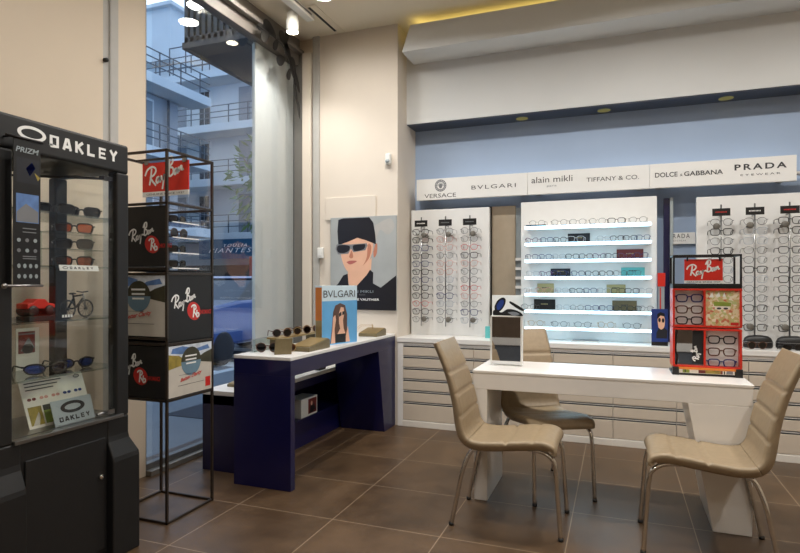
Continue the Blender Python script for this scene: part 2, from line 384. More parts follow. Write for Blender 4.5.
m = MB(); m.lathe((0,0,-.20), [(.050,0),(.052,.01),(.052,.10),(.046,.115),(.046,.16),(.040,.17)], n=26); m.build('lamp_body', 'terminal white', t)
m = MB(); m.lathe((0,0,-.2005), [(.047,-.001),(.047,0)], n=26); m.build('lens', 'lamp lens', t)
m = MB(); m.tube([(0,0,-.03),(0,0,0)], .012); m.build('stem', 'terminal white', t)
area((0,0,-.206), .045, 7, parent=t, spread=110)
t = thing('track_adapter', 'white oblong driver box under the ceiling beside the spotlight', 'lamp box', (-2.53,4.30,ZC))
m = MB(); m.box(-.04,.04,-.30,.16,-.055,0); m.build('box_body', 'terminal white', t, .008); m = MB(); m.box(-.042,-.040,-.2,.1,-.035,-.02); m.box(.040,.042,-.2,.1,-.035,-.02); m.build('seam', 'grey ink', t)
# ================================================================== BACK UNIT
YC, YP = 4.865, 5.20
WT = .80
seams = [-1.868,-1.165,-.495,-.037,.42,.90,1.38,1.86,2.34]
zz = [.735,.634,.531,.428,.325,.222]
for i in range(len(seams)-1):
    x0, x1 = seams[i], seams[i+1]
    where = ['beside the pillar, behind the navy console','behind the taupe chair and table mirror','under the lit shelves behind the white table','behind the middle of the white table','behind the red countertop display','behind the chair by the red display','just past the chair by the red display','at the far end of the run'][i]
    t = thing('drawer_cabinet', 'cream drawer cabinet '+where, 'cabinet', ((x0+x1)/2, YC, 0), 0, 'drawer cabinets along the back wall')
    off = t.location
    m = MB(off); e = .05 if i == 0 else .0
    m.box(x0, x1, YC+.022, YB-.02, .07, .745); m.box(x0, x1, YC+.006, YB-.02, .0, .06)
    if e: m.box(x0, x0+.052, YC, YC+.03, 0, .755); 
    m.box(x0, x1, YC+.004, YC+.03, .735, .755)
    m.build('body', 'white lacquer', t, .002)
    m = MB(off); m.box(x0+e, x1, YC-.004, YC+.01, .0, .052); m.build('plinth', 'plinth white', t, .002)
    for j, zt in enumerate(zz):
        zb = (zz[j+1] if j < 5 else .055)+.006
        m = MB(off); m.box(x0+e+.002, x1-.002, YC, YC+.022, zb, zt-.022); d = m.build('drawer', 'cream lacquer', t, .0015)
        m = MB(off); m.box(x0+e+.002, x1-.002, YC+.014, YC+.02, zt-.021, zt-.001, 0); m.box(x0+e+.002, x1-.002, YC+.002, YC+.012, zt-.008, zt-.004, 1); m.build('handle_groove', ['groove steel','white lacquer'], d)
m = MB(); m.box(-1.872, 2.36, YC-.006, YB-.02, .757, .80); tag(m.build('worktop', 'white lacquer', None, .003), 'long white worktop running over the drawer cabinets', 'worktop')
# --- sign boards
ysg = 5.15
def sign(u0, u1, label, ends=None):
    a, b = at(u0, 190, Y=ysg), at(u1, 170, Y=ysg); x0, x1 = ends or (a.x, b.x)
    t = thing('brand_sign', label, 'sign', ((x0+x1)/2, ysg, 2.07), 0, 'brand name boards over the display')
    m = MB(t.location); m.box(x0, x1, ysg, ysg+.04, 2.07, 2.267); m.build('board', 'white board', t, .002)
    m = MB(t.location); m.box(x0+.05, x0+.09, ysg+.04, YB, 2.09, 2.12); m.box(x1-.09, x1-.05, ysg+.04, YB, 2.09, 2.12); m.build('bracket', 'steel', t)
    return t
FS = frame((0,ysg,0),(1,0,0),(0,0,1))
def stext(t, s, u0, v0, u1, v1, ink='dark ink', **k):
    """lettering between two seen corners: u0,v0 the lower start and u1,v1 the upper end of the word"""
    a, b = at(u0, v0, Y=ysg), at(u1, v1, Y=ysg)
    return text(FS, s, a.x, a.z, b.x-a.x, b.z-a.z, 'lettering', ink, t, .0012, t.location, **k)
xa, xb, xc, xd = at(416.5,190,Y=ysg).x, at(527.5,180,Y=ysg).x, at(649.8,175,Y=ysg).x, at(796.8,170,Y=ysg).x
t = sign(0,0,'white brand board reading VERSACE and BVLGARI, next to the pillar', (xa, xb-.002))
a, b = at(424.5, 198.6, Y=ysg), at(456, 191.2, Y=ysg)
stext(t, 'VERSACE', 424.5, 198.4, 456, 192.6)
c = at(440.6, 185.6, Y=ysg); m = MB(t.location)
for r0, r1 in ((.056,.047),(.042,.034)):
    A = ell(c.x, c.z, r0, r0, 32); B = ell(c.x, c.z, r1, r1, 32)
    m.add([FS(*p,.0012) for p in A]+[FS(*p,.0012) for p in B], [(i,(i+1)%32,32+(i+1)%32,32+i) for i in range(32)])
for i in range(16):
    an = 2*PI*i/16; m.flat(FS, ell(c.x+.044*math.cos(an), c.z+.044*math.sin(an), .004,.004,8), .0013)
m.flat(FS, ell(c.x, c.z-.004, .016, .022, 16), .0012)
for k in range(7):
    an = PI*.0+PI*k/6; m.ribbon(FS, crom([(c.x+.014*math.cos(an), c.z+.012*math.sin(an)),(c.x+.024*math.cos(an)+.004, c.z+.022*math.sin(an)),(c.x+.032*math.cos(an), c.z+.028*math.sin(an))],3), .005, .0013)
m.build('emblem', 'grey ink', t)
stext(t, 'BVLGARI', 471.5, 189.6, 515.8, 183.0, space=1.25)
t = sign(0,0,'white brand board reading alain mikli and TIFFANY & CO., over the lit shelves', (xb, xc-.002))
stext(t, 'alain mikli', 531.5, 183.4, 572.5, 174.8); stext(t, 'paris', 547, 187.4, 556.5, 184.6, 'grey ink')
stext(t, 'TIFFANY & CO.', 586.5, 182.0, 639, 174.6)
t = sign(0,0,'white brand board reading DOLCE & GABBANA and PRADA EYEWEAR, over the hanging glasses', (xc, xd))
stext(t, 'DOLCE', 655, 177.8, 677.5, 171.6, bold=.015); stext(t, '&', 680, 176.2, 682.5, 173.6); stext(t, 'GABBANA', 684, 176.2, 723, 169.2, bold=.015)
stext(t, 'PRADA', 734.5, 170.6, 786.8, 161.4, 'dark ink', space=1.35, bold=.025); stext(t, 'EYEWEAR', 740.5, 176.2, 780.5, 172.0, 'dark ink', space=1.5)
m = MB(); m.box(-1.75, 1.26, 5.22, 5.25, 2.15, 2.16); o = m.build('added_wash_light', 'led added wash'); tag(o, 'added hidden light strip behind the brand boards, brightening the blue wall', 'light strip')  # unseen strip, added to lift the brightness of the blue wall
m = MB(); m.box(-1.78, 1.4, 5.195, 5.28, 2.13, 2.149); tag(m.build('light_shelf', 'white board'), 'slim tray behind the brand boards holding the added light strip', 'tray')
# --- eyewear
def rim_pts(cx, w, h, style):
    pts = []
    for i in range(22):
        a = 2*PI*i/22; ca, sa = math.cos(a), math.sin(a); e = {'round':1.0,'oval':.92,'square':.55,'cat':.7}[style]
        x = w*math.copysign(abs(ca)**e, ca); z = h*math.copysign(abs(sa)**e, sa)
        if style == 'cat': z += .18*h*(x/w)*(1 if cx > 0 else -1)
        if sa < 0: x *= .93
        pts.append((cx+x, z))
    return pts
def eyewear(name, style, fm, lm, w=.0255, h=.019, r=.0017, tr=None, wrap=0.0):
    """front faces -Y, base at z=0, temples run to +Y"""
    cz = h+.003; gap = .009+w; yy = lambda x: wrap*(x/.065)**2*.03
    m = MB()
    for s in (-1, 1):
        m.tube([(x, yy(x), z+cz) for x, z in rim_pts(s*gap, w, h, style)], r, 6, closed=True)
        m.tube([(s*(gap+w*.96), yy(gap+w), cz+h*.45),(s*(gap+w+.006), .004+yy(gap+w), cz+h*.5)], r*1.1, 6)
    m.tube(crom([(-.0105,yy(.01),cz+h*.25),(-.004,-.002,cz+h*.42),(.004,-.002,cz+h*.42),(.0105,yy(.01),cz+h*.25)],3), r, 6)
    root = m.build(name, fm)
    for s in (-1, 1):
        P = rim_pts(s*gap, w*.97, h*.97, style); m = MB()
        m.add([(x, yy(x), z+cz) for x, z in P], [list(range(len(P)))]); m.build('lens', lm, root)
        X = s*(gap+w+.006); m = MB()
        tt = tr or r
        m.tube(crom([(X,.004+yy(gap+w),cz+h*.5),(X*1.01,.04,cz+h*.52),(X*.99,.092,cz+h*.5),(X*.97,.112,cz+h*.1),(X*.95,.132,.003)],3), tt, 6); m.build('temple', fm, root)
    root['category'] = 'eyeglasses'
    return root
KINDS = []
for k, (fm, st, r, w, h) in enumerate([('frame black','square',.0022,.0255,.018),('frame steel','oval',.0013,.0255,.019),('frame tortoise','round',.0021,.024,.0205),('frame navy','square',.002,.0255,.0185),
        ('frame gold','round',.0012,.025,.021),('frame red','oval',.0016,.025,.018),('frame rose','cat',.0015,.025,.0185),('frame crystal','square',.0018,.026,.019),('frame plum','cat',.0021,.025,.018),('frame amber','oval',.0018,.025,.0185)]):
    KINDS.append((fm, eyewear('eyeglasses', st, fm, 'clear lens', w, h, r)))
SUN = [eyewear('sunglasses','square','frame black','smoke lens',.030,.020,.003,wrap=.5), eyewear('sunglasses','square','frame black','orange lens',.030,.0195,.003,wrap=.5), eyewear('sunglasses','square','frame black','brown lens',.030,.0195,.003,wrap=.5),
       eyewear('sunglasses','round','frame gold','brown lens',.027,.026,.0018), eyewear('sunglasses','round','frame tortoise','smoke lens',.028,.026,.0026), eyewear('sunglasses','oval','frame black','blue lens',.031,.018,.0032,wrap=.6)]
for s in SUN: s['category'] = 'sunglasses'
THICK = [eyewear('eyeglasses','square',f_,'clear lens',.0255,.0185,.0032) for f_ in ('frame navy','frame black','frame tortoise')]
PROTO = [k[1] for k in KINDS]+SUN+THICK
COLN = {'frame black':'black','frame steel':'grey metal','frame tortoise':'tortoiseshell','frame navy':'navy','frame gold':'gold wire','frame red':'red','frame rose':'rose','frame crystal':'pale clear','frame plum':'plum','frame amber':'amber'}
# --- rod panels
def rod_panel(x0, x1, us, where, tops, plate_ink):
    t = thing('eyewear_wall_display', 'white wall panel with rods of hanging glasses, '+where, 'eyewear display', ((x0+x1)/2, YP, WT), 0, 'white panels with hanging glasses')
    off = t.location; m = MB(off); m.box(x0, x1, YP, YP+.05, WT, 1.985); m.build('backboard', 'panel white', t, .003)
    for q, u in enumerate(us):
        x = at(u, 270, Y=5.09).x
        m = MB(off); m.tube([(x,5.10,.89),(x,5.10,1.905)], .006, 8); m.tube([(x,5.10,.93),(x,YP,.93)], .005, 6); m.tube([(x,5.10,1.82),(x,YP,1.82)], .005, 6); m.build('rod', 'steel', t)
        Fp = frame((x,5.092,1.845),(1,0,0),(0,0,1)); m = MB(off); m.fbox(Fp, -.062,.062, -.028,.03, -.003,.004); p = m.build('name_plate', 'black', t)
        m = MB(off)
        for k in range(9): m.fbox(Fp, -.040+k*.009, -.040+k*.009+.0055, -.003, .006, .004, .0046)
        m.build('lettering', plate_ink[q], p)
        for zz_, dx in ((1.735,.036),(.958,.036)):
            if x > 0: dx = -.036
            m = MB(off); m.lathe((x+dx,5.075,zz_), [(.021,0),(.025,.003),(.025,.012),(.012,.016)], (0,-1,0), 16); m.lathe((x+dx,5.075,zz_), [(.006,-.125),(.006,.0)], (0,-1,0), 8); m.build('lock_knob', 'knob grey', t)
        for i in range(12):
            z = 1.77-.0738*i
            fm, pr = KINDS[tops[q][i]]
            g = dup(pr, (x, 5.078, z-.036), (0,0,0), '%s glasses, %s from top, rod %s' % (COLN[fm], ORD[i], ROD[q]), 'glasses hanging on the wall panels'); g.scale = (1.28,1,1.42)
a = at(412.6,270,Y=YP); b = at(489.2,270,Y=YP)
ROD = ['closest to the pillar','second from the pillar','third from the pillar, by the brown reflection mirror']
rod_panel(-1.855, b.x, (421.0,445.2,469.6), 'next to the pillar', [[0,0,3,0,3,0,3,0,0,5,0,1],[1,6,6,1,6,6,7,1,3,7,1,1],[1,1,5,0,6,1,1,5,6,1,3,7]], ['white ink','grey ink','grey ink'])
ROD = ['just behind the red counter display','whose black plate has white lettering','nearest the picture edge']
x0 = at(696.5,270,Y=YP).x
rod_panel(x0, 1.75, (721.3,755,790), 'behind the red counter display', [[1,0,1,0,1,7,1,0,1,7,1,0],[1,7,7,1,1,0,7,1,1,0,1,0],[0,0,1,0,1,0,0,1,0,0,1,0]], ['red ink','white ink','red ink'])
# --- lit shelf unit
xL, xR = at(521,270,Y=5.15).x, at(657,270,Y=5.15).x
t = thing('shelf_unit', 'white back-lit wall unit with seven glowing shelves of glasses', 'shelf unit', ((xL+xR)/2, 5.15, WT), 0)
off = t.location
m = MB(off); m.box(xL, xR, 5.15, 5.24, WT, 2.005); m.build('backboard', 'panel white', t, .003)
sx0, sx1 = xL+.058, xR-.05
SZ = [1.757-.1427*i for i in range(7)]
for i, z in enumerate(SZ):
    m = MB(off); m.box(sx0, sx1, 4.985, 5.15, z, z+.018); s = m.build('shelf', 'white lacquer', t, .002)
    m = MB(off); m.box(sx0, sx1, 4.979, 4.984, z-.004, z+.018); m.box(sx0+.01, sx1-.01, 5.0, 5.03, z-.006, z-.001); m.build('light_strip', 'led white', s)
def px(u, Y=5.03): return at(u, 270, Y=Y).x
rows = [[(537.5,1),(559.5,1),(578,1),(597.5,1),(616.5,0),(638,1)], [(532,8),(547,3),(560,0),(576,7),(604,7),(617,0),(630,0),(643,3)],
        [(532,3),(545.5,3),(559,7),(572.5,0),(586,0),(599.5,8),(612,0),(625,8),(641,3)], [(533,7),(546,8),(559,3),(578,3),(592,0),(606,0),(620,1),(634,1)],
        [(531,7),(544,6),(562,7),(576,0),(590,3),(604,7),(618,0),(632,0),(645,7)], [(529.5,1),(563,7),(577,1),(592,3),(606,3),(620,0),(634,0),(646,1)], [(536,4),(559.5,1),(583,1),(606,4),(632,1)]]
cards = [[], [(578.5,22,'dark card',9,'black')], [(630,25,'brown card',9,'dark red')], [(560,20,'dark card',7.5,'navy'),(633,22,'teal card',8,'teal')], [(545,17,'gold card',9,'pale gold'),(616,18,'gold card',8,'olive gold')], [(544,22,'black',9.5,'black'),(624.5,23,'gold leatherette',9,'bronze')], []]
SH = ['on the topmost lit shelf','on the second lit shelf from the top','on the third lit shelf from the top','on the middle lit shelf','on the third lit shelf from the worktop','on the second lit shelf from the worktop','on the lowest lit shelf']
for i, row in enumerate(rows):
    zt = SZ[i]+.0185
    for q, (u, k) in enumerate(row):
        fm, pr = KINDS[k]; e = row[q+1][0]-u if q+1 < len(row) else u-row[q-1][0]
        g = dup(pr, (px(u), 5.005, zt), (0,0,random.uniform(-.08,.08)), '%s glasses %s, %s from pillar end' % (COLN[fm], SH[i], ORD[q]), 'glasses standing on the lit shelves')
        g.scale = (.86,.95,1.12) if e < 17 else (1.08,1,1.2)
    for (u, w, mt, h, cn) in cards[i]:
        x = px(u, 5.1); hw = w/575*4.75/2
        m = MB((x,5.12,zt)); m.box(x-hw, x+hw, 5.138, 5.148, zt, zt+h/575*4.8*1.1)
        o = m.build('display_card', mt, None, .002); o.location = (x,5.12,zt); tag(o, '%s brand card standing behind the glasses %s' % (cn, SH[i]), 'card', 'brand cards on the lit shelves')
        m = MB((x,5.12,zt)); Fc = frame((x,5.138,zt),(1,0,0),(0,0,1))
        for k in range(5): m.flat(Fc, rect(-.03+k*.012,-.021+k*.012,.042,.050), .0006)
        m.build('lettering', 'gold card' if mt in ('dark card','black','brown card') else 'dark ink', o)
# dark tray under the first glasses
x = px(536.5); m = MB(); m.box(x-.085, x+.085, 4.988, 4.998, SZ[0]+.0185, SZ[0]+.031); tag(m.build('logo_bar', 'dark card', None, .001), 'dark low name bar at the start of the topmost lit shelf', 'sign')
# --- mirror between panel and shelves, white base under it
xa, xb = at(489.6,260,Y=5.3).x, at(515.5,260,Y=5.3).x
t = thing('wall_mirror', 'tall narrow dark framed mirror between the hanging panel and the lit shelves', 'mirror', ((xa+xb)/2,5.3,1.2))
m = MB(t.location); m.box(xa, xb, 5.30, 5.32, WT, 2.0); m.build('mirror_pane', 'brown reflection mirror', t)
m = MB(t.location); m.box(xa-.012, xa+.022, 5.285, 5.325, WT, 2.0); m.build('mirror_frame', 'black steel', t)
xc = at(521,260,Y=5.3).x
t = thing('side_ladder', 'narrow white slotted strip of little ledges next to the lit shelves', 'shelf strip', ((xb+xc)/2,5.3,WT))
m = MB(t.location); m.box(xb+.002, xc+.03, 5.31, 5.33, WT, 1.98); m.build('strip', 'silver card', t)
for k in range(6):
    m = MB(t.location); m.box(xb+.004, xc+.03, 5.27, 5.31, 1.07+k*.085, 1.095+k*.085); m.build('ledge', 'white lacquer', t)
# --- recess with a second PRADA board and a navy post
xa, xb = at(658,260,Y=5.3).x, at(696.5,260,Y=5.2).x
m = MB(); m.box(at(663.5,260,Y=5.3).x, at(669.5,260,Y=5.3).x, 5.28, 5.33, WT, 2.0); tag(m.build('navy_post', 'navy lacquer', None, .003), 'slim navy post between the lit shelves and the hanging panel', 'post')
t = thing('slim_stand', 'slim grey stand with a red head between the lit shelves and the navy post', 'stand', ((at(657.8,280,Y=5.12).x+at(663.2,280,Y=5.12).x)/2,5.12,WT)); a_, b_ = at(658.2,280,Y=5.12).x, at(664.5,280,Y=5.12).x
zA, zB, zC = at(660,311,Y=5.12).z, at(660,286.5,Y=5.12).z, at(660,273,Y=5.12).z
m = MB(t.location); m.box(a_, b_, 5.12, 5.15, WT, zB); m.build('stand_body', 'silver card', t, .002)
m = MB(t.location); m.box(a_-.004, b_+.006, 5.114, 5.15, zB, zC); h_ = m.build('red_head', 'red print', t, .002)
m = MB(t.location); m.box(a_+.012, a_+.02, 5.112, 5.119, zA, zB-.01); m.build('red_rail', 'red lacquer', t)
a, b = at(669.8,260,Y=5.26).x, at(673.2,260,Y=5.26).x
m = MB(); m.box(a, b, 5.25, 5.30, WT, 2.0); tag(m.build('pale_post', 'silver card', None, .003), 'slim pale grey post beside the navy post', 'post')
a, b = at(671,238,Y=5.34), at(695.4,238,Y=5.34); z0, z1 = at(684,244,Y=5.34).z, at(684,232.5,Y=5.34).z
t = thing('brand_sign', 'small white PRADA board on the blue wall behind the pale post', 'sign', ((a.x+b.x)/2,5.34,z0))
m = MB(t.location); m.box(a.x-.03, b.x, 5.34, 5.355, z0, z1); m.box(a.x, a.x+.03, 5.355, YB, z0+.03, z0+.05); m.build('board', 'white board', t, .002)
Fp = frame((0,5.34,0),(1,0,0),(0,0,1)); text(Fp, 'PRADA', a.x-.012, z0+.05, b.x-a.x-.03, .036, 'lettering', 'dark ink', t, .0012, t.location, space=1.3)
text(Fp, 'EYEWEAR', a.x+.02, z0+.022, b.x-a.x-.09, .014, 'lettering', 'grey ink', t, .0012, t.location, space=1.4)
# ================================================================== BLACK GLASS CASE (its front faces +X)
CX, CYa, CYb = -2.24, 1.50, 2.163          # front plane, near and far ends
XBk = -2.70
t = case = thing('display_case', 'tall black display case with a glass front lettered OAKLEY', 'display case', (-2.45,1.83,0))
off = t.location
FO = frame((CX,0,0),(0,1,0),(0,0,1))      # a = Y, b = Z, outward +X
H0, H1, ZF = 1.825, 1.965, .655
oy0, oy1 = 1.585, 2.092
m = MB(off); m.box(XBk, CX, CYa, CYb, H0, H1); m.build('header', 'case black', t, .012, 3)
m = MB(off)
m.box(XBk+.04, CX-.005, CYa+.06, CYb-.06, .03, ZF); m.build('base_cabinet', 'case black', t, .004)
# flared cheeks at both ends of the base
for y0, y1, n_ in ((CYa-.035, CYa+.12, 1), (CYb-.125, CYb+.035, -1)):
    m = MB(off); Fy = frame((0,y0,0),(1,0,0),(0,0,1))
    prof = [(XBk-.03,.0),(CX+.036,.0),(CX+.036,.455),(CX+.032,.475),(CX+.004,.545),(CX,.57),(CX,ZF),(XBk,ZF),(XBk,.57),(XBk-.03,.48)]
    lo = [(p[0],p[1]) for p in prof]
    n0 = len(lo)
    def yy(b, base, top):  # outer side flares too
        return base if b < .48 else (base+(top-base)*min(1,(b-.455)/.10))
    va = [Vector((a, yy(b, y0, CYa) if n_ == 1 else y0, b)) for a, b in lo]
    vb = [Vector((a, y1 if n_ == 1 else yy(b, y1, CYb), b)) for a, b in lo]
    m.add(va+vb, [list(range(n0)), list(range(2*n0-1,n0-1,-1))]+[(i,(i+1)%n0,n0+(i+1)%n0,n0+i) for i in range(n0)])
    m.build('flared_side', 'case black', t, .008, 3)
m = MB(off); m.box(CX-.004, CX+.004, CYa+.135, CYb-.14, .06, .575); d = m.build('door', 'case black', t, .004)
m = MB(off); m.lathe((CX+.004, CYb-.17, .40), [(.011,0),(.012,.006),(.009,.014),(.002,.016)], (1,0,0), 16); m.build('lock', 'chrome', d)
for y0, y1, x0, x1 in ((CYa, oy0, CX-.06, CX),(oy1, CYb, CX-.06, CX),(CYa, CYa+.07, XBk, XBk+.05),(CYb-.07, CYb, XBk, XBk+.05)):
    m = MB(off); m.box(x0, x1, y0, y1, ZF, H0); m.build('post', 'case black', t, .008, 3)
m = MB(off); m.box(CX-.03, CX+.012, oy0, oy1+.03, ZF-.004, ZF+.012); m.build('ledge', 'steel', t, .002)
m = MB(off); m.box(CX-.022, CX-.016, oy0-.02, oy1+.02, ZF+.012, H0+.01); g = m.build('glass_door', 'display glass', t)
m = MB(off); m.box(CX-.014, CX-.004, oy1-.05, oy1-.01, ZF+.02, ZF+.04); m.lathe((CX-.012, oy1-.05, ZF+.03), [(.008,0),(.008,.05)], (0,-1,0), 10); m.build('hinge', 'steel', g)
m = MB(off); m.tube([(CX-.04, oy1+.0, H0-.03),(XBk+.06, oy1-.25, H0-.03)], .006); m.box(CX-.06,CX-.03,oy1-.05,oy1+.0,H0-.04,H0-.022); m.build('light_rail', 'bronze steel', t)
for y in (CYa+.005, CYb-.009):
    m = MB(off); m.box(XBk+.05, CX-.06, y, y+.004, ZF, H0); m.build('side_glass', 'display glass', t)
m = MB(off); m.box(XBk+.01, XBk+.014, CYa+.07, CYb-.07, ZF, H0); m.build('back_glass', 'display glass', t)
m = MB(off); m.box(XBk+.05, CX-.06, CYa+.01, CYb-.01, ZF-.003, ZF+.006); m.build('floor_board', 'steel', t)
ZS = [1.598, 1.366, 1.13, .893]
for z in ZS:
    m = MB(off); m.box(XBk+.055, CX-.03, CYa+.012, CYb-.012, z-.004, z+.004); m.build('shelf', 'shelf glass', t)
def oy(u, v, X=CX): p = at(u, v, X=X); return p.y, p.z
m = MB(off)
a, b = oy(50, 150, CX+.001), oy(117, 152, CX+.001)
def hl(yv):  # helper: height of lettering row
    return yv
block_word(m, FO, 'OAKLEY', oy(49.5,140)[0], 1.872, oy(117,160)[0]-oy(49.5,140)[0], .050, .0012, gap=.42)
m.build('lettering', 'white ink', t)
m = MB(off); c0, c1 = oy(17,137)[0], oy(46,137)[0]; oval_logo(m, FO, (c0+c1)/2, 1.905, (c1-c0)/2, .030, .0012); m.build('emblem', 'white ink', t)
# hanging banner in front of the glass
y0, y1 = at(13.5,200,X=-2.2).y, at(40.5,200,X=-2.2).y
t = thing('hanging_banner', 'narrow black banner of lens pictures hanging in front of the glass case', 'banner', (-2.2,(y0+y1)/2,1.28)); off = t.location
FB = frame((-2.2,0,0),(0,1,0),(0,0,1))
zt, zb = 1.868, 1.285
m = MB(off); m.box(-2.203, -2.2, y0, y1, zb, zt); m.build('sheet', 'black', t)
m = MB(off); m.tube([(-2.2, y0-.03, zt),(-2.2, y1+.01, zt)], .006); m.tube([(-2.2, y0-.01, zt),(CX, y0-.01, zt)], .004); m.tube([(-2.2, y1, zt),(CX, y1, zt)], .004); m.build('hanging_rod', 'black steel', t)
m = MB(off); m.tube([(-2.2, y0-.03, zb),(-2.2, y1+.01, zb)], .005); m.ellipsoid((-2.2, y0-.035, zb), (.011,.011,.011), 10, 8); m.build('bottom_rod', 'steel', t)
wv = y1-y0; bz = lambda f: zt-(zt-zb)*f
sh = [(1, rect(y0+.012,y1-.006,bz(.30),bz(.13))), (2, rect(y0+.01,y1-.008,bz(.57),bz(.375))), (3, [(y0+.012,bz(.5)),(y0+.05,bz(.44)),(y1-.01,bz(.49)),(y1-.01,bz(.565)),(y0+.012,bz(.565))]), (4, [(y0+.05,bz(.20)),(y0+.075,bz(.15)),(y0+.09,bz(.19)),(y0+.066,bz(.25))]), (5, [(y0+.085,bz(.22)),(y0+.11,bz(.25)),(y0+.1,bz(.275))])]
for r in range(2):
    for k in range(4): sh.append((6, ell(y0+.021+k*.024, bz(.865+.07*r), .007, .009, 10)))
for r in range(2):
    for k in range(3): sh.append((7 if (k+r) % 2 else 6, ell(y0+.02+k*.034, bz(.69+.07*r), .008, .008, 10)))
for f_ in (.61,.635,.80,.815): sh.append((7, rect(y0+.035,y1-.02,bz(f_)-.002,bz(f_)+.002)))
printed('print', FB, sh, t, ['black','dark card','sky blue print','grey ink','blue lens','hill print','silver card','grey ink'], off)
text(FB, 'PRIZM', y0+.008, bz(.095), wv-.016, .021, 'lettering', 'silver card', t, .001, off, shear=.2, bold=.02)
# things on the shelves
def put(k, y, z, x=CX-.12, rz=PI/2, label='', sc=1.13, rx=0):
    g = dup(SUN[k], (x, y, z+.0045), (rx,0,rz), label, 'sunglasses in the black glass case'); g.scale = (sc,)*3; return g
def cy(u, v=240, X=CX-.11): return at(u, v, X=X).y
put(0, cy(56), ZS[0], label='dark sunglasses on the top glass shelf, nearer the black banner', sc=1.16, rz=PI/2-.62)
put(0, cy(83), ZS[0], label='smoky wraparound sunglasses on the top glass shelf, away from the banner', sc=1.16, rz=PI/2-.62)
# small stepped stand on the second shelf
yr0, yr1 = cy(46), cy(97)
t = thing('sunglasses_riser', 'clear stepped stand carrying three sunglasses in the glass case', 'riser', (CX-.11,(yr0+yr1)/2,ZS[1]+.0045)); off = t.location
for k in range(2):
    m = MB(off); m.box(CX-.19, CX-.06, yr0, yr1, ZS[1]+.080+.075*k, ZS[1]+.084+.075*k); m.build('tier', 'shelf glass', t)
for yq in (yr0, yr1-.004):
    m = MB(off); m.box(CX-.19, CX-.14, yq, yq+.004, ZS[1]+.0046, ZS[1]+.160); m.build('riser_side', 'shelf glass', t)
put(1, cy(76), ZS[1]+.155, label='orange lensed sunglasses on the upper step of the clear stand', rz=PI/2-.62, x=CX-.12)
put(0, cy(76), ZS[1]+.080, label='smoke lensed sunglasses on the middle step of the clear stand', rz=PI/2-.62, x=CX-.12)
put(1, cy(76), ZS[1], label='amber lensed sunglasses on the glass shelf below the clear steps', rz=PI/2-.62, x=CX-.12)
t = thing('name_strip', 'small white leaning strip reading OAKLEY on the second glass shelf', 'sign', (CX-.024,cy(78),ZS[1]-.016)); off = t.location
Fn = frame((CX-.024,0,ZS[1]-.016),(0,1,0),(-.25,0,.97)); a, b = at(59,265,X=CX-.03).y, at(98,265,X=CX-.03).y
m = MB(off); m.fbox(Fn, a, b, 0, .026, -.002, 0); m.build('strip_board', 'white board', t); m = MB(off); block_word(m, Fn, 'OAKLEY', a+.05, .008, b-a-.08, .010, .0008, gap=.8); oval_logo(m, Fn, a+.028, .013, .014, .006, .0008); m.build('lettering', 'dark ink', t)
# model bicycle on the third shelf
zs = ZS[2]+.0045; yb0, yb1 = cy(66,300), cy(84,300)
t = thing('model_bicycle', 'small black model mountain bike on the third glass shelf', 'model bicycle', (CX-.10,(yb0+yb1)/2,zs)); off = t.location
def wheel(y, nm, R=.042):
    m = MB(off); P = [(CX-.10, y+R*.93*math.cos(2*PI*k/24), zs+R+R*.93*math.sin(2*PI*k/24)) for k in range(24)]; m.tube(P, .0042, 6, closed=True)
    for k in range(12): m.tube([(CX-.10,y,zs+R),P[2*k]], .0008, 4)
    m.lathe((CX-.106,y,zs+R), [(.006,0),(.006,.012)], (1,0,0), 10); m.build(nm, 'black', t)
wheel(yb1, 'wheel'); wheel(yb0, 'wheel')
Q = lambda a, h: (CX-.10, yb0+(yb1-yb0)*a, zs+h)
m = MB(off)
for P in ([Q(.42,.045),Q(.3,.105)],[Q(.3,.10),Q(.82,.105)],[Q(.42,.045),Q(.84,.09)],[Q(0,.042),Q(.42,.045)],[Q(0,.042),Q(.32,.09)]): m.tube(P, .0042, 6)
m.build('bike_frame', 'black gloss', t)
m = MB(off); m.tube([Q(1,.042),Q(.84,.112)], .0045, 6); m.build('fork', 'steel', t)
m = MB(off); m.tube([(CX-.065,yb0+(yb1-yb0)*.82,zs+.122),(CX-.10,yb0+(yb1-yb0)*.82,zs+.118),(CX-.135,yb0+(yb1-yb0)*.82,zs+.122)], .0035, 6); m.build('handlebar', 'black', t)
m = MB(off); m.ellipsoid(Q(.27,.112), (.008,.02,.005), 10, 6); m.tube([Q(.3,.09),Q(.285,.11)], .003, 6); m.build('saddle', 'black', t)
m = MB(off); m.box(CX-.14, CX-.06, cy(52,315), cy(70,315), zs, zs+.042); o = m.build('logo_block', 'panel black', None, .003); tag(o, 'dark block with white lettering behind the model bicycle', 'sign')
Fk = frame((CX-.06,0,zs),(0,1,0),(0,0,1)); m = MB(); ya, yb_ = cy(53,315), cy(64,315)
for k in range(4): m.flat(Fk, rect(ya+.004+k*.014, ya+.014+k*.014, .008, .020), .0008)
m.build('lettering', 'white ink', o)
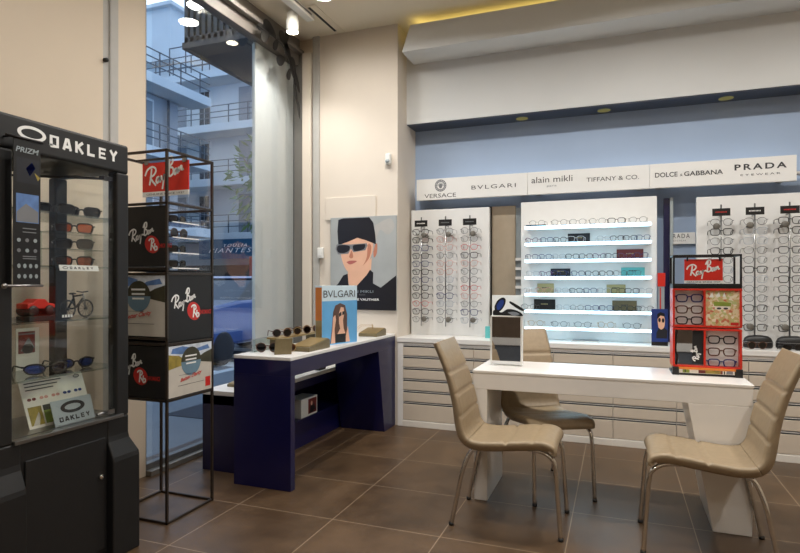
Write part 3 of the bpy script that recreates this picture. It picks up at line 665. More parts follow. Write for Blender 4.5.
# red toy car on a stand
y0, y1 = cy(20,305), cy(48,305); yc = (y0+y1)/2
t = thing('model_car', 'small red model buggy on a dark stand on the third glass shelf', 'model car', (CX-.10,yc,zs)); off = t.location
m = MB(off); m.box(CX-.14, CX-.06, y0+.004, y1-.004, zs+.0, zs+.02); m.build('stand', 'panel black', t, .002)
L = y1-y0; Fc = frame((CX-.135,0,zs+.052),(0,1,0),(0,0,1))
m = MB(off); m.prism(Fc, [(y0,.0),(y1,.0),(y1,.018),(y1-.25*L,.024),(y1-.36*L,.040),(y0+.35*L,.042),(y0+.2*L,.026),(y0,.022)], 0, .07); m.build('car_body', 'red print', t, .004)
for a in (.2,.78):
    m = MB(off); m.lathe((CX-.142,y0+a*L,zs+.043), [(.010,-.001),(.021,0),(.023,.006),(.023,.078),(.021,.084),(.01,.085)], (1,0,0), 18); m.build('wheel', 'black', t)
# a photo card, the blue lensed shield glasses and flyers lower down
Fm = frame((CX-.30,0,0),(0,1,0),(0,0,1)); a, b = at(16,345,X=CX-.30).y, at(39,345,X=CX-.30).y
t = thing('photo_card', 'standing card with a dark motorcycle photo in the glass case', 'card', (CX-.30,(a+b)/2,ZS[3]+.0045)); off = t.location
m = MB(off); m.box(CX-.306, CX-.30, a, b, ZS[3]+.0045, ZS[3]+.195); m.build('card', 'paper', t)
printed('print', Fm, [(0, rect(a+.01,b-.02,ZS[3]+.08,ZS[3]+.18)),(1,[(a+.02,ZS[3]+.09),(a+.05,ZS[3]+.14),(b-.05,ZS[3]+.15),(b-.02,ZS[3]+.1)]),(2,ell(a+.05,ZS[3]+.10,.022,.022)),(2,ell(b-.05,ZS[3]+.10,.022,.022)),(1,rect(a+.01,b-.02,ZS[3]+.165,ZS[3]+.172))], t, ['brown card','grey ink','black'], off)
put(5, cy(44,365), ZS[3], label='blue lensed wraparound sunglasses on the lowest glass shelf, nearer the banner', sc=1.2, rz=PI/2-.3, x=CX-.085)
put(5, cy(78,360), ZS[3], label='second blue lensed sunglasses on the lowest glass shelf, away from the banner', sc=1.2, rz=PI/2-.3, x=CX-.12)
zf = ZF+.0065
FL = frame((CX-.13,0,zf),(0,1,0),(-.35,0,.94)); a, b = at(25,400,X=CX-.16).y, at(88,400,X=CX-.16).y
t = thing('lens_chart', 'cream chart of sunglasses lens colours leaning in the bottom of the case', 'chart', (CX-.15,(a+b)/2,zf)); off = t.location
m = MB(off); m.fbox(FL, a, b, 0, .222, -.003, 0); m.build('card', 'paper', t)
sh = [(0, rect(a+.012,a+.075,.012,.095)),(1,rect(a+.082,a+.15,.012,.095)),(2,[(a+.02,.012),(a+.05,.012),(a+.062,.05),(a+.058,.07)]),(3,rect(a+.082,a+.15,.07,.095))]
for k in range(5):
    for s_ in (-1,1): sh.append((4 if k in (0,) else (5 if k < 3 else 6), ell(a+.04+k*.058+s_*.011,.128+.001*k,.010,.007,10)))
for f_ in (.17,.185,.20): sh.append((7, rect(a+.02,a+.20-(.2-f_)*1.5,f_-.002,f_+.003)))
printed('print', FL, sh, t, ['hill print','green print','road print','forest print','brown card','frame rose','blue print','dark ink'], off)
m = MB(off); oval_logo(m, FL, b-.035, .20, .017, .008, .0012); m.build('emblem', 'dark ink', t)
FL2 = frame((CX-.075,0,zf),(0,1,0),(-.3,0,.95)); a, b = at(53,400,X=CX-.09).y, at(93,410,X=CX-.09).y
t = thing('logo_plate', 'silver plate with a black oval logo and OAKLEY, leaning on the chart', 'sign', (CX-.09,(a+b)/2,zf)); off = t.location
m = MB(off); m.fbox(FL2, a, b, 0, .112, -.003, 0); m.build('plate', 'silver card', t)
m = MB(off); oval_logo(m, FL2, (a+b)/2, .073, .062, .027, .001, 0, (.66,.50)); m.build('emblem', 'black', t); m = MB(off); block_word(m, FL2, 'OAKLEY', a+.025, .014, b-a-.05, .020, .001, gap=.35); m.build('lettering', 'black', t)
# ================================================================== WIRE RACK WITH RAY-BAN BOXES
rx0, rx1, ry0, ry1 = -2.65, -2.252, 2.43, 2.81
t = rack = thing('display_rack', 'dark wire display stand with red Ray-Ban sign and stacked picture boxes', 'display rack', ((rx0+rx1)/2,(ry0+ry1)/2,0)); off = t.location
q = .007
def rail(p0, p1, nm='rail', m_='bronze steel'):
    m = MB(off); p0, p1 = Vector(p0), Vector(p1); lo = Vector(map(min,p0,p1))-Vector((q,q,q)); hi = Vector(map(max,p0,p1))+Vector((q,q,q))
    m.box(lo.x,hi.x,lo.y,hi.y,max(0,lo.z),hi.z); return m.build(nm, m_, t, .002)
ZR = [.007, .66, .962, 1.345, 1.725, 2.008]
for x in (rx0+q, rx1-q):
    for y in (ry0+q, ry1-q): rail((x,y,0),(x,y,2.008), 'post')
for z in ZR:
    for y in (ry0+q, ry1-q): rail((rx0+q,y,z),(rx1-q,y,z))
    for x in (rx0+q, rx1-q): rail((x,ry0+q,z),(x,ry1-q,z))
for z in (1.372, .992):
    rail((rx0+q,ry0+q,z),(rx1-q,ry0+q,z))
FN = frame((0,ry0+.004,0),(1,0,0),(0,0,1)); FE = frame((rx1-.004,0,0),(0,1,0),(0,0,1))
def rb_mark(F, a0, cz, sw, parent, off):
    """white script, red pick with white initials and red capitals"""
    script_logo(F, a0, cz-.34*sw, sw, parent, slope=.14, off=off, stroke=.048)
    m = MB(off); cx_, cz_ = a0+.93*sw, cz-.34*sw; pts = []
    for k in range(30):
        a = 2*PI*k/30; r = .27*sw*(1+.09*math.cos(2*a+.9)); pts.append((cx_+r*math.cos(a), cz_+r*math.sin(a)*1.06))
    m.flat(F, pts, .0010); m.build('emblem', 'red ink', parent)
    script_logo(F, cx_-.12*sw, cz_-.19*sw, sw*.40, parent, c=.0026, off=off, stroke=.12, strokes=[[(0,.75),(.15,.9),(.4,.9),(.5,.7),(.25,.5)],[(.3,.85),(.2,.0)],[(.25,.5),(.6,.05)],[(.6,.55),(.58,.05),(.8,.1),(.78,.3),(.6,.3)]])
    text(F, 'CHROMANCE', cx_+.25*sw, cz_-.11*sw, .52*sw, .13*sw, 'lettering', 'red ink', parent, .001, off, bold=.02)
def rb_photo(F, x0, x1, z0, z1, parent, off):
    """road between hills under clouds, round lens in the middle, red script"""
    w, h = x1-x0, z1-z0; P = lambda a, b: (x0+a*w, z0+b*h)
    sh = [(0,rect(x0,x1,z0,z1)),(1,[P(0,.78),P(1,.74),P(1,1),P(0,1)]),(2,[P(.05,.86),P(.3,.82),P(.5,.93),P(.3,.98),P(.08,.95)]),(2,[P(.55,.82),P(.95,.86),P(.9,.95),P(.65,.9)]),
          (3,[P(0,.55),P(.3,.6),P(.42,.66),P(.22,.80),P(0,.84)]),(4,[P(1,.56),P(.7,.62),P(.58,.66),P(.8,.78),P(1,.84)]),(4,[P(.3,.62),P(.45,.75),P(.6,.8),P(.72,.72),P(.66,.62)]),
          (5,ell(x0+.5*w,z0+.66*h,.23*w,.23*w,26)),(6,[(x0+.5*w+.23*w*math.cos(a),z0+.66*h+.23*w*math.sin(a)) for a in [PI+PI*k/14 for k in range(15)]])]
    for k in range(3): sh.append((7, rect(x0+(.36+.01*k)*w, x0+(.63-.01*k)*w, z0+(.755-.075*k)*h, z0+(.785-.075*k)*h)))
    sh.append((8, rect(x0+.2*w,x0+.8*w,z0+.20*h,z0+.208*h))); sh.append((8, rect(x0+.22*w,x0+.6*w,z0+.405*h,z0+.411*h)))
    o = printed('photo_print', F, sh, parent, ['road print','cloud print','sky blue print','hill print','forest print','forest print','smoke lens print','white ink','dark ink'], off, .0008)
    G = lambda a, b, c: F(a, b+(a-(x0+.25*w))*.16, c)
    text(G, 'Better Clarity', x0+.25*w, z0+.25*h, .5*w, .095*h, 'lettering', 'red ink', parent, .0028, off, shear=.35, bold=.02)
cl = .016
def face(F, a0, a1, b0, b1, mtl, nm): m = MB(off); m.fbox(F, a0, a1, b0, b1, -.006, 0); return m.build(nm, mtl, t, .001)
# near face (towards the door): black, photo, black
pz = [(1.385,1.712),(1.005,1.335),(.672,.95)]
p = face(FN, rx0+cl, rx1-cl, *pz[0], 'panel black', 'logo_panel'); rb_mark(FN, at(128.5,250,Y=ry0).x, 1.563, .175, p, off)
p = face(FN, rx0+cl, rx1-cl, *pz[1], 'paper', 'photo_panel'); rb_photo(FN, rx0+cl, rx1-cl, *pz[1], p, off)
p = face(FN, rx0+cl, rx1-cl, *pz[2], 'panel black', 'logo_panel'); rb_mark(FN, rx0+.05, .845, .175, p, off)
# room face: open shelves, black, photo
p = face(FE, ry0+cl, ry1-cl, pz[1][0]-.03, pz[1][1]+.02, 'panel black', 'logo_panel'); rb_mark(FE, ry0+.036, 1.20, .19, p, off)
p = face(FE, ry0+cl, ry1-cl, *pz[2], 'paper', 'photo_panel'); rb_photo(FE, ry0+cl, ry1-cl, *pz[2], p, off)
m = MB(off); m.fbox(FE, ry1-cl-.055, ry1-cl-.012, pz[2][0]+.02, pz[2][0]+.075, .0, .0014); m.build('red_tag', 'red ink', p)
m = MB(off); m.box(rx0+.01, rx1-.01, ry1-.012, ry1-.008, .672, 1.335); m.build('back_panel', 'panel black', t)
m = MB(off); m.box(rx0+.008, rx0+.012, ry0+.01, ry1-.01, .672, 1.335); m.build('back_panel', 'panel black', t)
for z in (1.365,.975,.668): m = MB(off); m.box(rx0+.012, rx1-.012, ry0+.012, ry1-.012, z-.006, z); m.build('deck', 'panel black', t)
m = MB(off); m.box(rx0+.012, rx0+.02, ry0+.012, ry1-.012, 1.37, 1.715); m.build('back_panel', 'panel black', t)
zsh = [1.378+.084*k for k in range(4)]
for z in zsh: m = MB(off); m.box(rx1-.20, rx1-.01, ry0+.05, ry1-.03, z-.004, z); m.build('shelf', 'shelf glass', t); 
for z in zsh: m = MB(off); m.box(rx1-.012, rx1-.006, ry0+.05, ry1-.12, z-.005, z+.001); m.build('shelf_edge', 'white ink', t)
for k, z in enumerate(zsh):
    dup(SUN[0 if k != 2 else 4], (rx1-.075, ry0+.175, z+.001), (0,0,PI/2), 'black sunglasses on the %s glass ledge from the top of the wire rack' % ORD[3-k], 'sunglasses on the wire rack')
# red sign hanging in the top cage
a, b = at(142.6,175,Y=2.60).x, at(188.6,175,Y=2.60).x; zb, zt = at(165,191.0,Y=2.60).z, at(165,161.8,Y=2.60).z
Fh = frame((0,2.60,0),(1,0,0),(0,0,1))
m = MB(off); m.box(a, b, 2.60, 2.606, zb, zt); p = m.build('red_sign', 'red print', t)
script_logo(Fh, a+.02, zb+(zt-zb)*.06, (b-a)*.84, p, slope=.10, off=off, stroke=.042)
m = MB(off); m.box(a, b, 2.60, 2.606, zb-.028, zb); w_ = m.build('white_strip', 'white board', t); text(Fh, 'GENUINE SINCE 1937', a+.03, zb-.020, b-a-.06, .011, 'lettering', 'dark ink', w_, .001, off)
m = MB(off)
for x in (a+.03, b-.03): m.tube([(x,2.603,zt-.005),(x,2.603,1.998)], .002, 5); m.box(x-.012,x+.012,2.596,2.61,zt-.01,zt+.012)
m.build('clip', 'steel', t)
m = MB(off); m.box(rx0+q, rx1-q, 2.597, 2.609, 2.001, 2.013); m.build('rail', 'bronze steel', t)
# ================================================================== NAVY CONSOLES
kx0, kx1, ky0, ky1, kz = -2.315, -1.893, 3.085, 4.872, .832
t = thing('navy_console', 'glossy navy console table with a white top, reaching to the pillar', 'console table', ((kx0+kx1)/2,(ky0+ky1)/2,0)); off = t.location
m = MB(off); m.box(kx0, kx1, ky0, ky1, kz-.12, kz-.022); m.build('apron', 'navy lacquer', t, .002)
m = MB(off); m.box(kx0, kx1, ky0, ky0+.052, 0, kz-.12); m.build('leg', 'navy lacquer', t, .002)
# far leg tapers: wide at the top
Fk = frame((kx0,0,0),(0,1,0),(0,0,1))
m = MB(off); ytop, ybot = at(378.5,355,X=kx1).y, at(384.5,430,X=kx1).y
m.prism(Fk, [(ytop,kz-.12),(ybot,0),(ky1,0),(ky1,kz-.12)], 0, kx1-kx0); m.build('leg', 'navy lacquer', t, .002)
m = MB(off); m.box(kx0, kx1, ky0, ky1, kz-.022, kz); m.build('top', 'white lacquer', t, .003)
lx0, lx1, ly0, ly1, lz = -2.70, -2.335, 3.25, 4.84, .540
t = thing('navy_bench', 'lower navy bench with a white top standing behind the navy console by the window', 'console table', ((lx0+lx1)/2,(ly0+ly1)/2,0)); off = t.location
m = MB(off); m.box(lx0, lx1, ly0, ly0+.05, 0, lz-.02); m.build('leg', 'navy lacquer', t, .002)
m = MB(off); m.box(lx0, lx1, ly1-.05, ly1, 0, lz-.02); m.build('leg', 'navy lacquer', t, .002)
m = MB(off); m.box(lx0, lx0+.02, ly0+.05, ly1-.05, 0, lz-.02); m.build('back_panel', 'navy lacquer', t)
m = MB(off); m.box(lx0+.02, lx1, ly0+.05, ly1-.05, 0, .215); m.build('plinth_shelf', 'navy lacquer', t, .002)
m = MB(off); m.box(lx0, lx1, ly0, ly1, lz-.085, lz-.02); m.build('apron', 'navy lacquer', t, .002)
m = MB(off); m.box(lx0, lx1+.002, ly0, ly1, lz-.02, lz+.012); m.build('top', 'white lacquer', t, .003)
lz += .012
# white boxed display under the console
p0 = at(304,428,X=-2.36); 
t = thing('picture_box', 'small white box with a red photo on the low navy shelf', 'box', (-2.42,4.11,.215)); off = t.location
m = MB(off); m.box(-2.49,-2.345,3.98,4.24,.215,.365); m.build('box_body', 'terminal white', t, .003)
Fp = frame((-2.345,0,0),(0,1,0),(0,0,1))
printed('print', Fp, [(0,rect(4.09,4.225,.23,.35)),(1,[(4.11,.235),(4.13,.31),(4.155,.33),(4.18,.235)]),(2,ell(4.145,.31,.014,.018,14)),(1,[(4.15,.25),(4.18,.315),(4.21,.25)])], t, ['brown card','black','skin print'], off)
# gold trays
def tray(name, label, x, y, z, rz, L=.25, Wd=.11, h=.035, cap=True):
    t = thing(name, label, 'display tray', (x,y,z), rz, 'bronze display trays')
    m = MB(); F = frame((0,-Wd/2,0),(1,0,0),(0,0,1)); m.prism(F, [(-L/2,0),(L/2,0),(L/2,h),(L/2-.02,h+.012),(-L/2,h*.55)], 0, -Wd); m.build('tray_body', 'gold leatherette', t, .004)
    m = MB(); F2 = frame((0,-Wd/2+.006,0),(1,0,0),(0,0,1)); m.prism(F2, [(-L/2+.008,h*.55+.002),(L/2-.03,h+.012),(L/2-.03,h+.016),(-L/2+.008,h*.55+.006)], 0, -(Wd-.012)); m.build('tray_top', 'brass', t)
    return t
ztop = kz
def con(u, v): return at(u, v, Z=kz)
p = con(306, 352); tray('display_tray', 'bronze wedge tray nearest the blue BVLGARI card on the console', -2.0, 3.52, kz, PI/2, .30, .15, .055)
t = thing('display_plaque', 'upright bronze plaque at the near end of the console', 'plaque', (-2.02,3.20,kz)); Fq = frame((0,0,0),(1,.75,0),(0,.12,1))
m = MB(); m.fbox(Fq, -.055,.055,0,.105,-.012,.0); m.build('plate', 'gold leatherette', t, .003); m = MB(); m.fbox(Fq, -.02,.02,0,.05,-.05,-.012); m.build('foot', 'gold leatherette', t)
p = con(370, 341); tray('display_tray', 'bronze wedge tray behind the BVLGARI card, by the pillar', -2.0, 4.60, kz, PI/2, .22, .17, .05)
g = dup(KINDS[4][1], (-2.0, 4.60, kz+.056), (0,0,PI/2+.5), 'gold wire eyeglasses on the bronze tray by the pillar', 'eyewear on the console')
# slim raised rail carrying four round sunglasses
t = thing('bronze_riser', 'long bronze riser with four round sunglasses near the console end', 'riser', (-2.20,3.64,kz))
m = MB(); m.box(-.05,.05,-.28,.30,.075,.088); m.build('riser_top', 'brass', t, .003)
for y in (-.24,.25): m = MB(); m.box(-.045,.045,y-.01,y+.01,0,.075); m.build('riser_leg', 'gold leatherette', t)
for k in range(4): dup(SUN[3 if k % 2 else 4], (-2.16, 3.41+.135*k, kz+.0885), (0,0,PI/2-.75), 'round sunglasses standing on the bronze riser, %s from the near end' % ORD[k], 'eyewear on the console')
dup(SUN[4], (-2.17,3.25,kz+.001), (0,0,.35), 'brown sunglasses lying at the near corner of the console', 'eyewear on the console').scale = (1.15,)*3
dup(SUN[3], (-2.06,3.31,kz+.001), (0,0,.9), 'gold sunglasses beside the bronze plaque on the console', 'eyewear on the console')
t = thing('acrylic_stand', 'clear acrylic stand with metal edge at the window side of the console', 'stand', (-2.27,3.42,kz))
m = MB(); m.box(-.02,.02,-.20,.20,.0,.003); m.box(-.004,.0,-.20,.20,.003,.085); m.build('acrylic_plate', 'shelf glass', t); m = MB(); m.tube([(0,-.2,.003),(0,-.2,.086),(0,.2,.086),(0,.2,.003)], .003, 6); m.build('wire_edge', 'steel', t)
# BVLGARI card block
a, b = at(322,346,Z=kz), at(357,341.5,Z=kz)
t = thing('brand_card', 'blue BVLGARI advertising block with a woman in sunglasses on the console', 'advertising card', ((a.x+b.x)/2,(a.y+b.y)/2,kz))
dx = Vector((b.x-a.x, b.y-a.y, 0)); Wd = dx.length; dx.normalize(); hh = 63*a.length/FPX*.93
Fv = frame((0,0,0), dx, (0,0,1)); hw = Wd/2
m = MB(); m.fbox(Fv, -hw, hw, 0, hh, -.07, 0); m.build('block', 'pale print', t, .001)
P = lambda u, v: ((u-.5)*Wd, v*hh)
sh = [(0,rect(-hw,hw,.0,hh*.74)),(1,[P(.22,.02),P(.27,.30),P(.3,.55),P(.36,.66),P(.5,.7),P(.64,.66),P(.70,.5),P(.70,.2),P(.74,.02)]),(2,[P(.47,.35),P(.46,.52),P(.52,.63),P(.60,.62),P(.62,.52),P(.58,.40),P(.6,.26),P(.66,.15),P(.4,.15),P(.5,.26)]),(2,[P(.24,.02),P(.28,.25),P(.30,.46),P(.36,.50),P(.38,.42),P(.34,.25),P(.36,.02)]),(3,[P(.46,.52),P(.53,.55),P(.54,.49),P(.47,.46)]),(3,[P(.56,.55),P(.63,.56),P(.62,.50),P(.56,.49)]),(3,[P(.36,.02),P(.38,.17),P(.66,.17),P(.68,.02)]),(2,[P(.66,.02),P(.66,.12),P(.72,.3),P(.78,.02)])]
printed('print', Fv, sh, t, ['sky print','hair print','skin print','black'], None)
text(Fv, 'BVLGARI', -hw*.93, hh*.80, Wd*.90, hh*.12, 'lettering', 'dark ink', t, .002)
m = MB(); m.fbox(Fv, -hw-.002, -hw, .0, hh*.42, -.065, -.002); m.build('yellow_side', 'brass', t); m = MB(); m.fbox(Fv, -hw-.002, -hw, hh*.42, hh*.97, -.065, -.002); m.build('orange_side', 'orange card', t)
# trays and sunglasses on the lower bench
tray('display_tray', 'bronze tray on the white top of the lower navy bench', -2.53, 3.53, lz, PI/2, .26, .16, .035)
dup(SUN[3], (-2.52,3.52,lz+.052), (0,0,.6), 'gold rimmed sunglasses on the bronze tray of the lower bench', 'eyewear on the bench')
tray('display_tray', 'bronze tray further back on the lower navy bench, under the acrylic stand', -2.52, 4.0, lz, PI/2, .26, .16, .035)
m = MB(); m.box(-2.40,-2.35,4.30,4.40,lz,lz+.03); tag(m.build('price_block', 'black', None, .002), 'small black block on the bench top seen through the console', 'block')
# ================================================================== THE PILLAR'S POSTER, BOX AND SENSOR
YPo = 4.862
a, b = at(330.5,270,Y=YPo).x, at(398,270,Y=YPo).x; zt, zb = at(365,216.5,Y=YPo).z, at(365,310,Y=YPo).z
b = min(b, -1.878)
t = thing('fashion_poster', 'grey poster on the pillar of a model in black hat and sunglasses', 'poster', ((a+b)/2,YPo+.01,zb)); off = t.location
Fw = frame((0,YPo,0),(1,0,0),(0,0,1)); w, h = b-a, zt-zb; P = lambda u, v: (a+u*w, zb+v*h)
m = MB(off); m.box(a, b, YPo, 4.88, zb, zt); m.build('board', 'poster grey', t, .001)
def sm(pts, n=5): 
    c = crom(pts+[pts[0]], n)[:-1]; return [(p.x,p.y) for p in c]
hat = [P(*p) for p in ((.125,.70),(.11,.85),(.125,.975),(.20,.99),(.60,.99),(.66,.93),(.69,.80),(.70,.70),(.55,.745),(.42,.775),(.28,.735))]
facep = sm([P(*p) for p in ((.17,.70),(.16,.62),(.19,.52),(.24,.44),(.32,.385),(.42,.40),(.54,.47),(.62,.56),(.66,.68),(.62,.76),(.45,.79),(.25,.75))])
neck = [P(*p) for p in ((.27,.40),(.28,.30),(.30,.25),(.42,.245),(.62,.38),(.64,.56),(.45,.42))]
coat = [P(*p) for p in ((.0,.0),(1,0),(1,.37),(.77,.24),(.655,.285),(.66,.40),(.61,.43),(.56,.375),(.36,.22),(.285,.245),(.27,.39),(.20,.37),(.12,.28),(.03,.22))]
ear = sm([P(.66,.62),P(.69,.70),(P(.72,.70)),P(.71,.60),P(.67,.56)])
shade = sm([P(.50,.47),P(.60,.56),P(.63,.68),P(.58,.70),P(.56,.56)])
veil = sm([P(.68,.9),P(.9,.97),P(.97,.88),P(.88,.8),P(.76,.85),P(.7,.75)])
lens1 = sm([P(.10,.655),P(.12,.695),P(.22,.70),P(.30,.685),P(.29,.64),P(.22,.615),P(.13,.62)]); lens2 = sm([P(.35,.66),P(.36,.695),P(.48,.705),P(.54,.70),P(.52,.655),P(.44,.635),P(.37,.635)])
fr1 = [P(.08,.66),P(.1,.71),P(.32,.705),P(.56,.715),P(.575,.69),P(.54,.64),P(.36,.62),P(.32,.66),P(.28,.605),P(.12,.60)]
lip = sm([P(.25,.515),P(.31,.53),P(.41,.525),P(.36,.50),P(.30,.49)]); nose = sm([P(.29,.57),P(.33,.64),P(.355,.57),P(.32,.555)])
sh = [(5,veil),(1,neck),(0,coat),(2,ear),(1,facep),(2,shade),(2,nose),(3,lip),(0,hat),(4,fr1),(0,lens1),(0,lens2)]
printed('print', Fw, sh, t, ['poster black','skin print','skin shade print','lip print','grey ink','wall grey'], off)
text(Fw, 'ALAIN MIKLI', *P(.20,.185), w*.46, h*.026, 'lettering', 'silver card', t, .003, off); text(Fw, 'PARIS', *P(.45,.155), w*.09, h*.014, 'lettering', 'grey ink', t, .003, off)
text(Fw, 'ALEXANDRE VAUTHIER', *P(.10,.10), w*.65, h*.024, 'lettering', 'white ink', t, .003, off, bold=.02)
a, b = at(325,205,Y=4.86), at(375.5,205,Y=4.86); z0, z1 = zt+.01, at(350,196.5,Y=4.86).z
m = MB(); m.box(a.x, b.x, 4.866, 4.88, z0-.03, z1); tag(m.build('wall_hatch', 'pillar paint', None, .003), 'plain cream hatch panel on the pillar above the poster', 'hatch')
p = at(388, 159, Y=4.85)
t = thing('motion_sensor', 'small white sensor high on the pillar', 'sensor', (p.x,4.88,p.z)); m = MB(); m.box(-.026,.026,-.045,0,-.05,.05); m.build('housing', 'terminal white', t, .012, 3); m = MB(); m.ellipsoid((0,-.044,-.02),(.022,.012,.018),12,8); m.build('lens_dome', 'silver card', t)
p = at(321, 253, Y=4.85)
t = thing('wall_switch', 'small white switch box on the pillar beside the poster', 'switch', (p.x,4.858,p.z)); m = MB(); m.box(-.03,.03,-.03,0,-.05,.05); m.build('housing', 'terminal white', t, .006); m = MB(); m.box(-.012,.012,-.036,-.03,-.025,.025); m.build('rocker', 'white board', t, .002)
p = at(106, 60, X=XL+.012); m = MB(); m.lathe((XL-.0,p.y,p.z), [(.013,0),(.013,.022),(.008,.026)], (1,0,0), 14); tag(m.build('wall_peg', 'black', None), 'small black peg on the grey metal strip of the side wall', 'peg')
# ================================================================== WHITE TABLE
tx0, tx1, ty0, ty1, tz = -.81, .645, 3.375, 3.85, .775
t = thing('consulting_table', 'long white table with thick apron and slanting legs in the shop middle', 'table', ((tx0+tx1)/2,(ty0+ty1)/2,0)); off = t.location
Ft = frame((0,ty0,0),(1,0,0),(0,0,1)); D = ty1-ty0
m = MB(off); m.box(tx0, tx1, ty0, ty1, .662, .757); m.build('apron', 'white lacquer', t, .003)
m = MB(off); m.box(tx0-.004, tx1+.004, ty0-.004, ty1+.004, .757, tz); m.build('top', 'white lacquer', t, .004, 3)
m = MB(off); m.prism(Ft, [(tx0,.662),(tx0+.006,0),(tx0+.085,0),(tx0+.083,.662)], 0, -D); m.build('leg', 'white lacquer', t, .003)
m = MB(off); m.prism(Ft, [(.345,.662),(.462,0),(tx1-.005,0),(tx1,.662)], 0, -D); m.build('leg', 'white lacquer', t, .003)
# ================================================================== CHAIRS (seat looks along +X of the chair)
PROF = crom([(.255,.425),(.258,.448),(.240,.474),(.185,.488),(.08,.478),(-.05,.462),(-.13,.457),(-.185,.466),(-.213,.497),(-.226,.545),(-.243,.635),(-.268,.730),(-.300,.822),(-.338,.906),(-.372,.972)], 9)
def chair(label, loc, rz, proto=None):
    if proto: return dup(proto, loc, (0,0,rz), label)
    t = thing('dining_chair', label, 'chair', loc, rz, 'taupe padded chairs round the table')
    L = [0]
    for a, b in zip(PROF, PROF[1:]): L.append(L[-1]+(b-a).length)
    tot = L[-1]; N = len(PROF); M = 36
    def shell(i0, i1, nm):
        seams = [.155,.285] if nm == 'seat' else [.60,.715,.83]
        mb = MB(); top = []; bot = []
        for i in range(i0, i1):
            p = PROF[i]; tg = (PROF[min(i+1,N-1)]-PROF[max(i-1,0)]).normalized(); nr = Vector((-tg.y, tg.x)) * -1
            nr = Vector((tg.y, -tg.x)) if False else nr
            f = L[i]/tot; wd = .208-.024*max(0,(f-.5)/.5); th = .048-.020*max(0,(f-.45)/.55)
            if f < .06: th *= .45+.55*f/.06
            for q in range(M+1):
                y = -1+2*q/M; edge = max(0, abs(y)-.86)/.14; yy = y*wd
                pad = .008
                g = sum(math.exp(-((f-s)*tot/.0065)**2) for s in seams)
                g += 0
                pad -= .011*min(1, g); pad -= .013*edge*edge
                dish = -.010*(1-y*y) if nm == 'seat' else -.006*(1-y*y)
                c = p + Vector((tg.y*-1, tg.x))*0
                n2 = UPN(tg)
                a = p + n2*(pad+dish); b = p - n2*(th*(1-.55*edge*edge)-dish*.3)
                top.append((a.x, yy, a.y)); bot.append((b.x, yy*(1-.03*edge), b.y))
        R = i1-i0; w = M+1
        vs = top+bot; o = R*w; fs = []
        for i in range(R-1):
            for q in range(M):
                fs.append((i*w+q,(i+1)*w+q,(i+1)*w+q+1,i*w+q+1)); fs.append((o+i*w+q,o+i*w+q+1,o+(i+1)*w+q+1,o+(i+1)*w+q))
            fs.append((i*w,o+i*w,o+(i+1)*w,(i+1)*w)); fs.append((i*w+M,(i+1)*w+M,o+(i+1)*w+M,o+i*w+M))
        for q in range(M):
            fs.append((q,q+1,o+q+1,o+q)); e = (R-1)*w; fs.append((e+q,o+e+q,o+e+q+1,e+q+1))
        mb.add(vs, fs, 0, True); return mb.build(nm, 'taupe leather', t)
    k = next(i for i in range(N) if L[i]/tot > .475)
    shell(0, k+1, 'seat'); shell(k, N, 'backrest')
    for s in (-1, 1):
        y = .172*s; yf = .19*s
        front = crom([(.282,yf,.0),(.268,yf*.99,.20),(.255,yf*.97,.36),(.235,yf*.96,.408),(.185,y*.98,.432),(.10,y*.97,.441),(.03,y*.97,.438)], 5)
        rear = crom([(.03,y*.97,.438),(-.06,y*.97,.428),(-.14,y*.97,.416),(-.185,y*.98,.392),(-.222,yf*.98,.30),(-.252,yf,.16),(-.285,yf*1.02,.0)], 5)
        for P in (front, rear[::-1]):
            m = MB(); m.tube(P, .0115, 10); l = m.build('leg', 'chrome', t)
            m = MB(); e = P[0]; m.lathe((e.x,e.y,0), [(.0135,0),(.014,.004),(.0135,.016)], (0,0,1), 12); m.build('foot_cap', 'black', l)
    for x, z in ((.16,.436),(-.10,.422)):
        m = MB(); m.tube([(x,-.168,z),(x,.168,z)], .009, 8); m.build('crossbar', 'chrome', t)
    return t
def UPN(tg):
    """upper / front side of the padded shell for a profile running from the seat lip up the back"""
    return Vector((tg.y, -tg.x)) if False else Vector((-tg.y, tg.x))*-1
A = chair('taupe padded chair nearest the navy console, turned side-on, its back towards the pillar', (-.55,3.17,0), 0)
B = chair('taupe padded chair behind the white table, its back rising beside the table mirror', (-.437,3.735,0), math.radians(-58.5), A)
Cc = chair('taupe padded chair at the picture edge, facing the others, by the red display', (.395,3.175,0), PI, A)
# ================================================================== TABLE MIRROR
a, b = at(490.3,340,Y=3.60).x, at(522.3,340,Y=3.60).x
t = thing('table_mirror', 'square white framed table mirror standing on the white table', 'mirror', ((a+b)/2,3.60,tz)); hw = (b-a)/2
zt = at(506,317,Y=3.60).z-tz; tilt = frame((0,0,.006),(1,.0,0),(0,0,1))
m = MB(); m.fbox(tilt, -hw,-hw+.011,0,zt,-.03,.004); m.fbox(tilt, hw-.011,hw,0,zt,-.03,.004); m.fbox(tilt, -hw,hw,zt-.006,zt,-.03,.004); m.build('mirror_frame', 'terminal white', t, .002)
m = MB(); m.fbox(tilt, -hw+.011,hw-.011,.004,zt-.006,-.004,.0); m.build('mirror_pane', 'mirror', t)
m = MB(); m.fbox(tilt, -hw+.016,hw-.016,.004,zt-.006,-.03,-.006); m.build('back_panel', 'white board', t)
m = MB(); m.box(-hw*.8,hw*.8,.0,.10,0,.006); m.build('foot_plate', 'terminal white', t, .002)
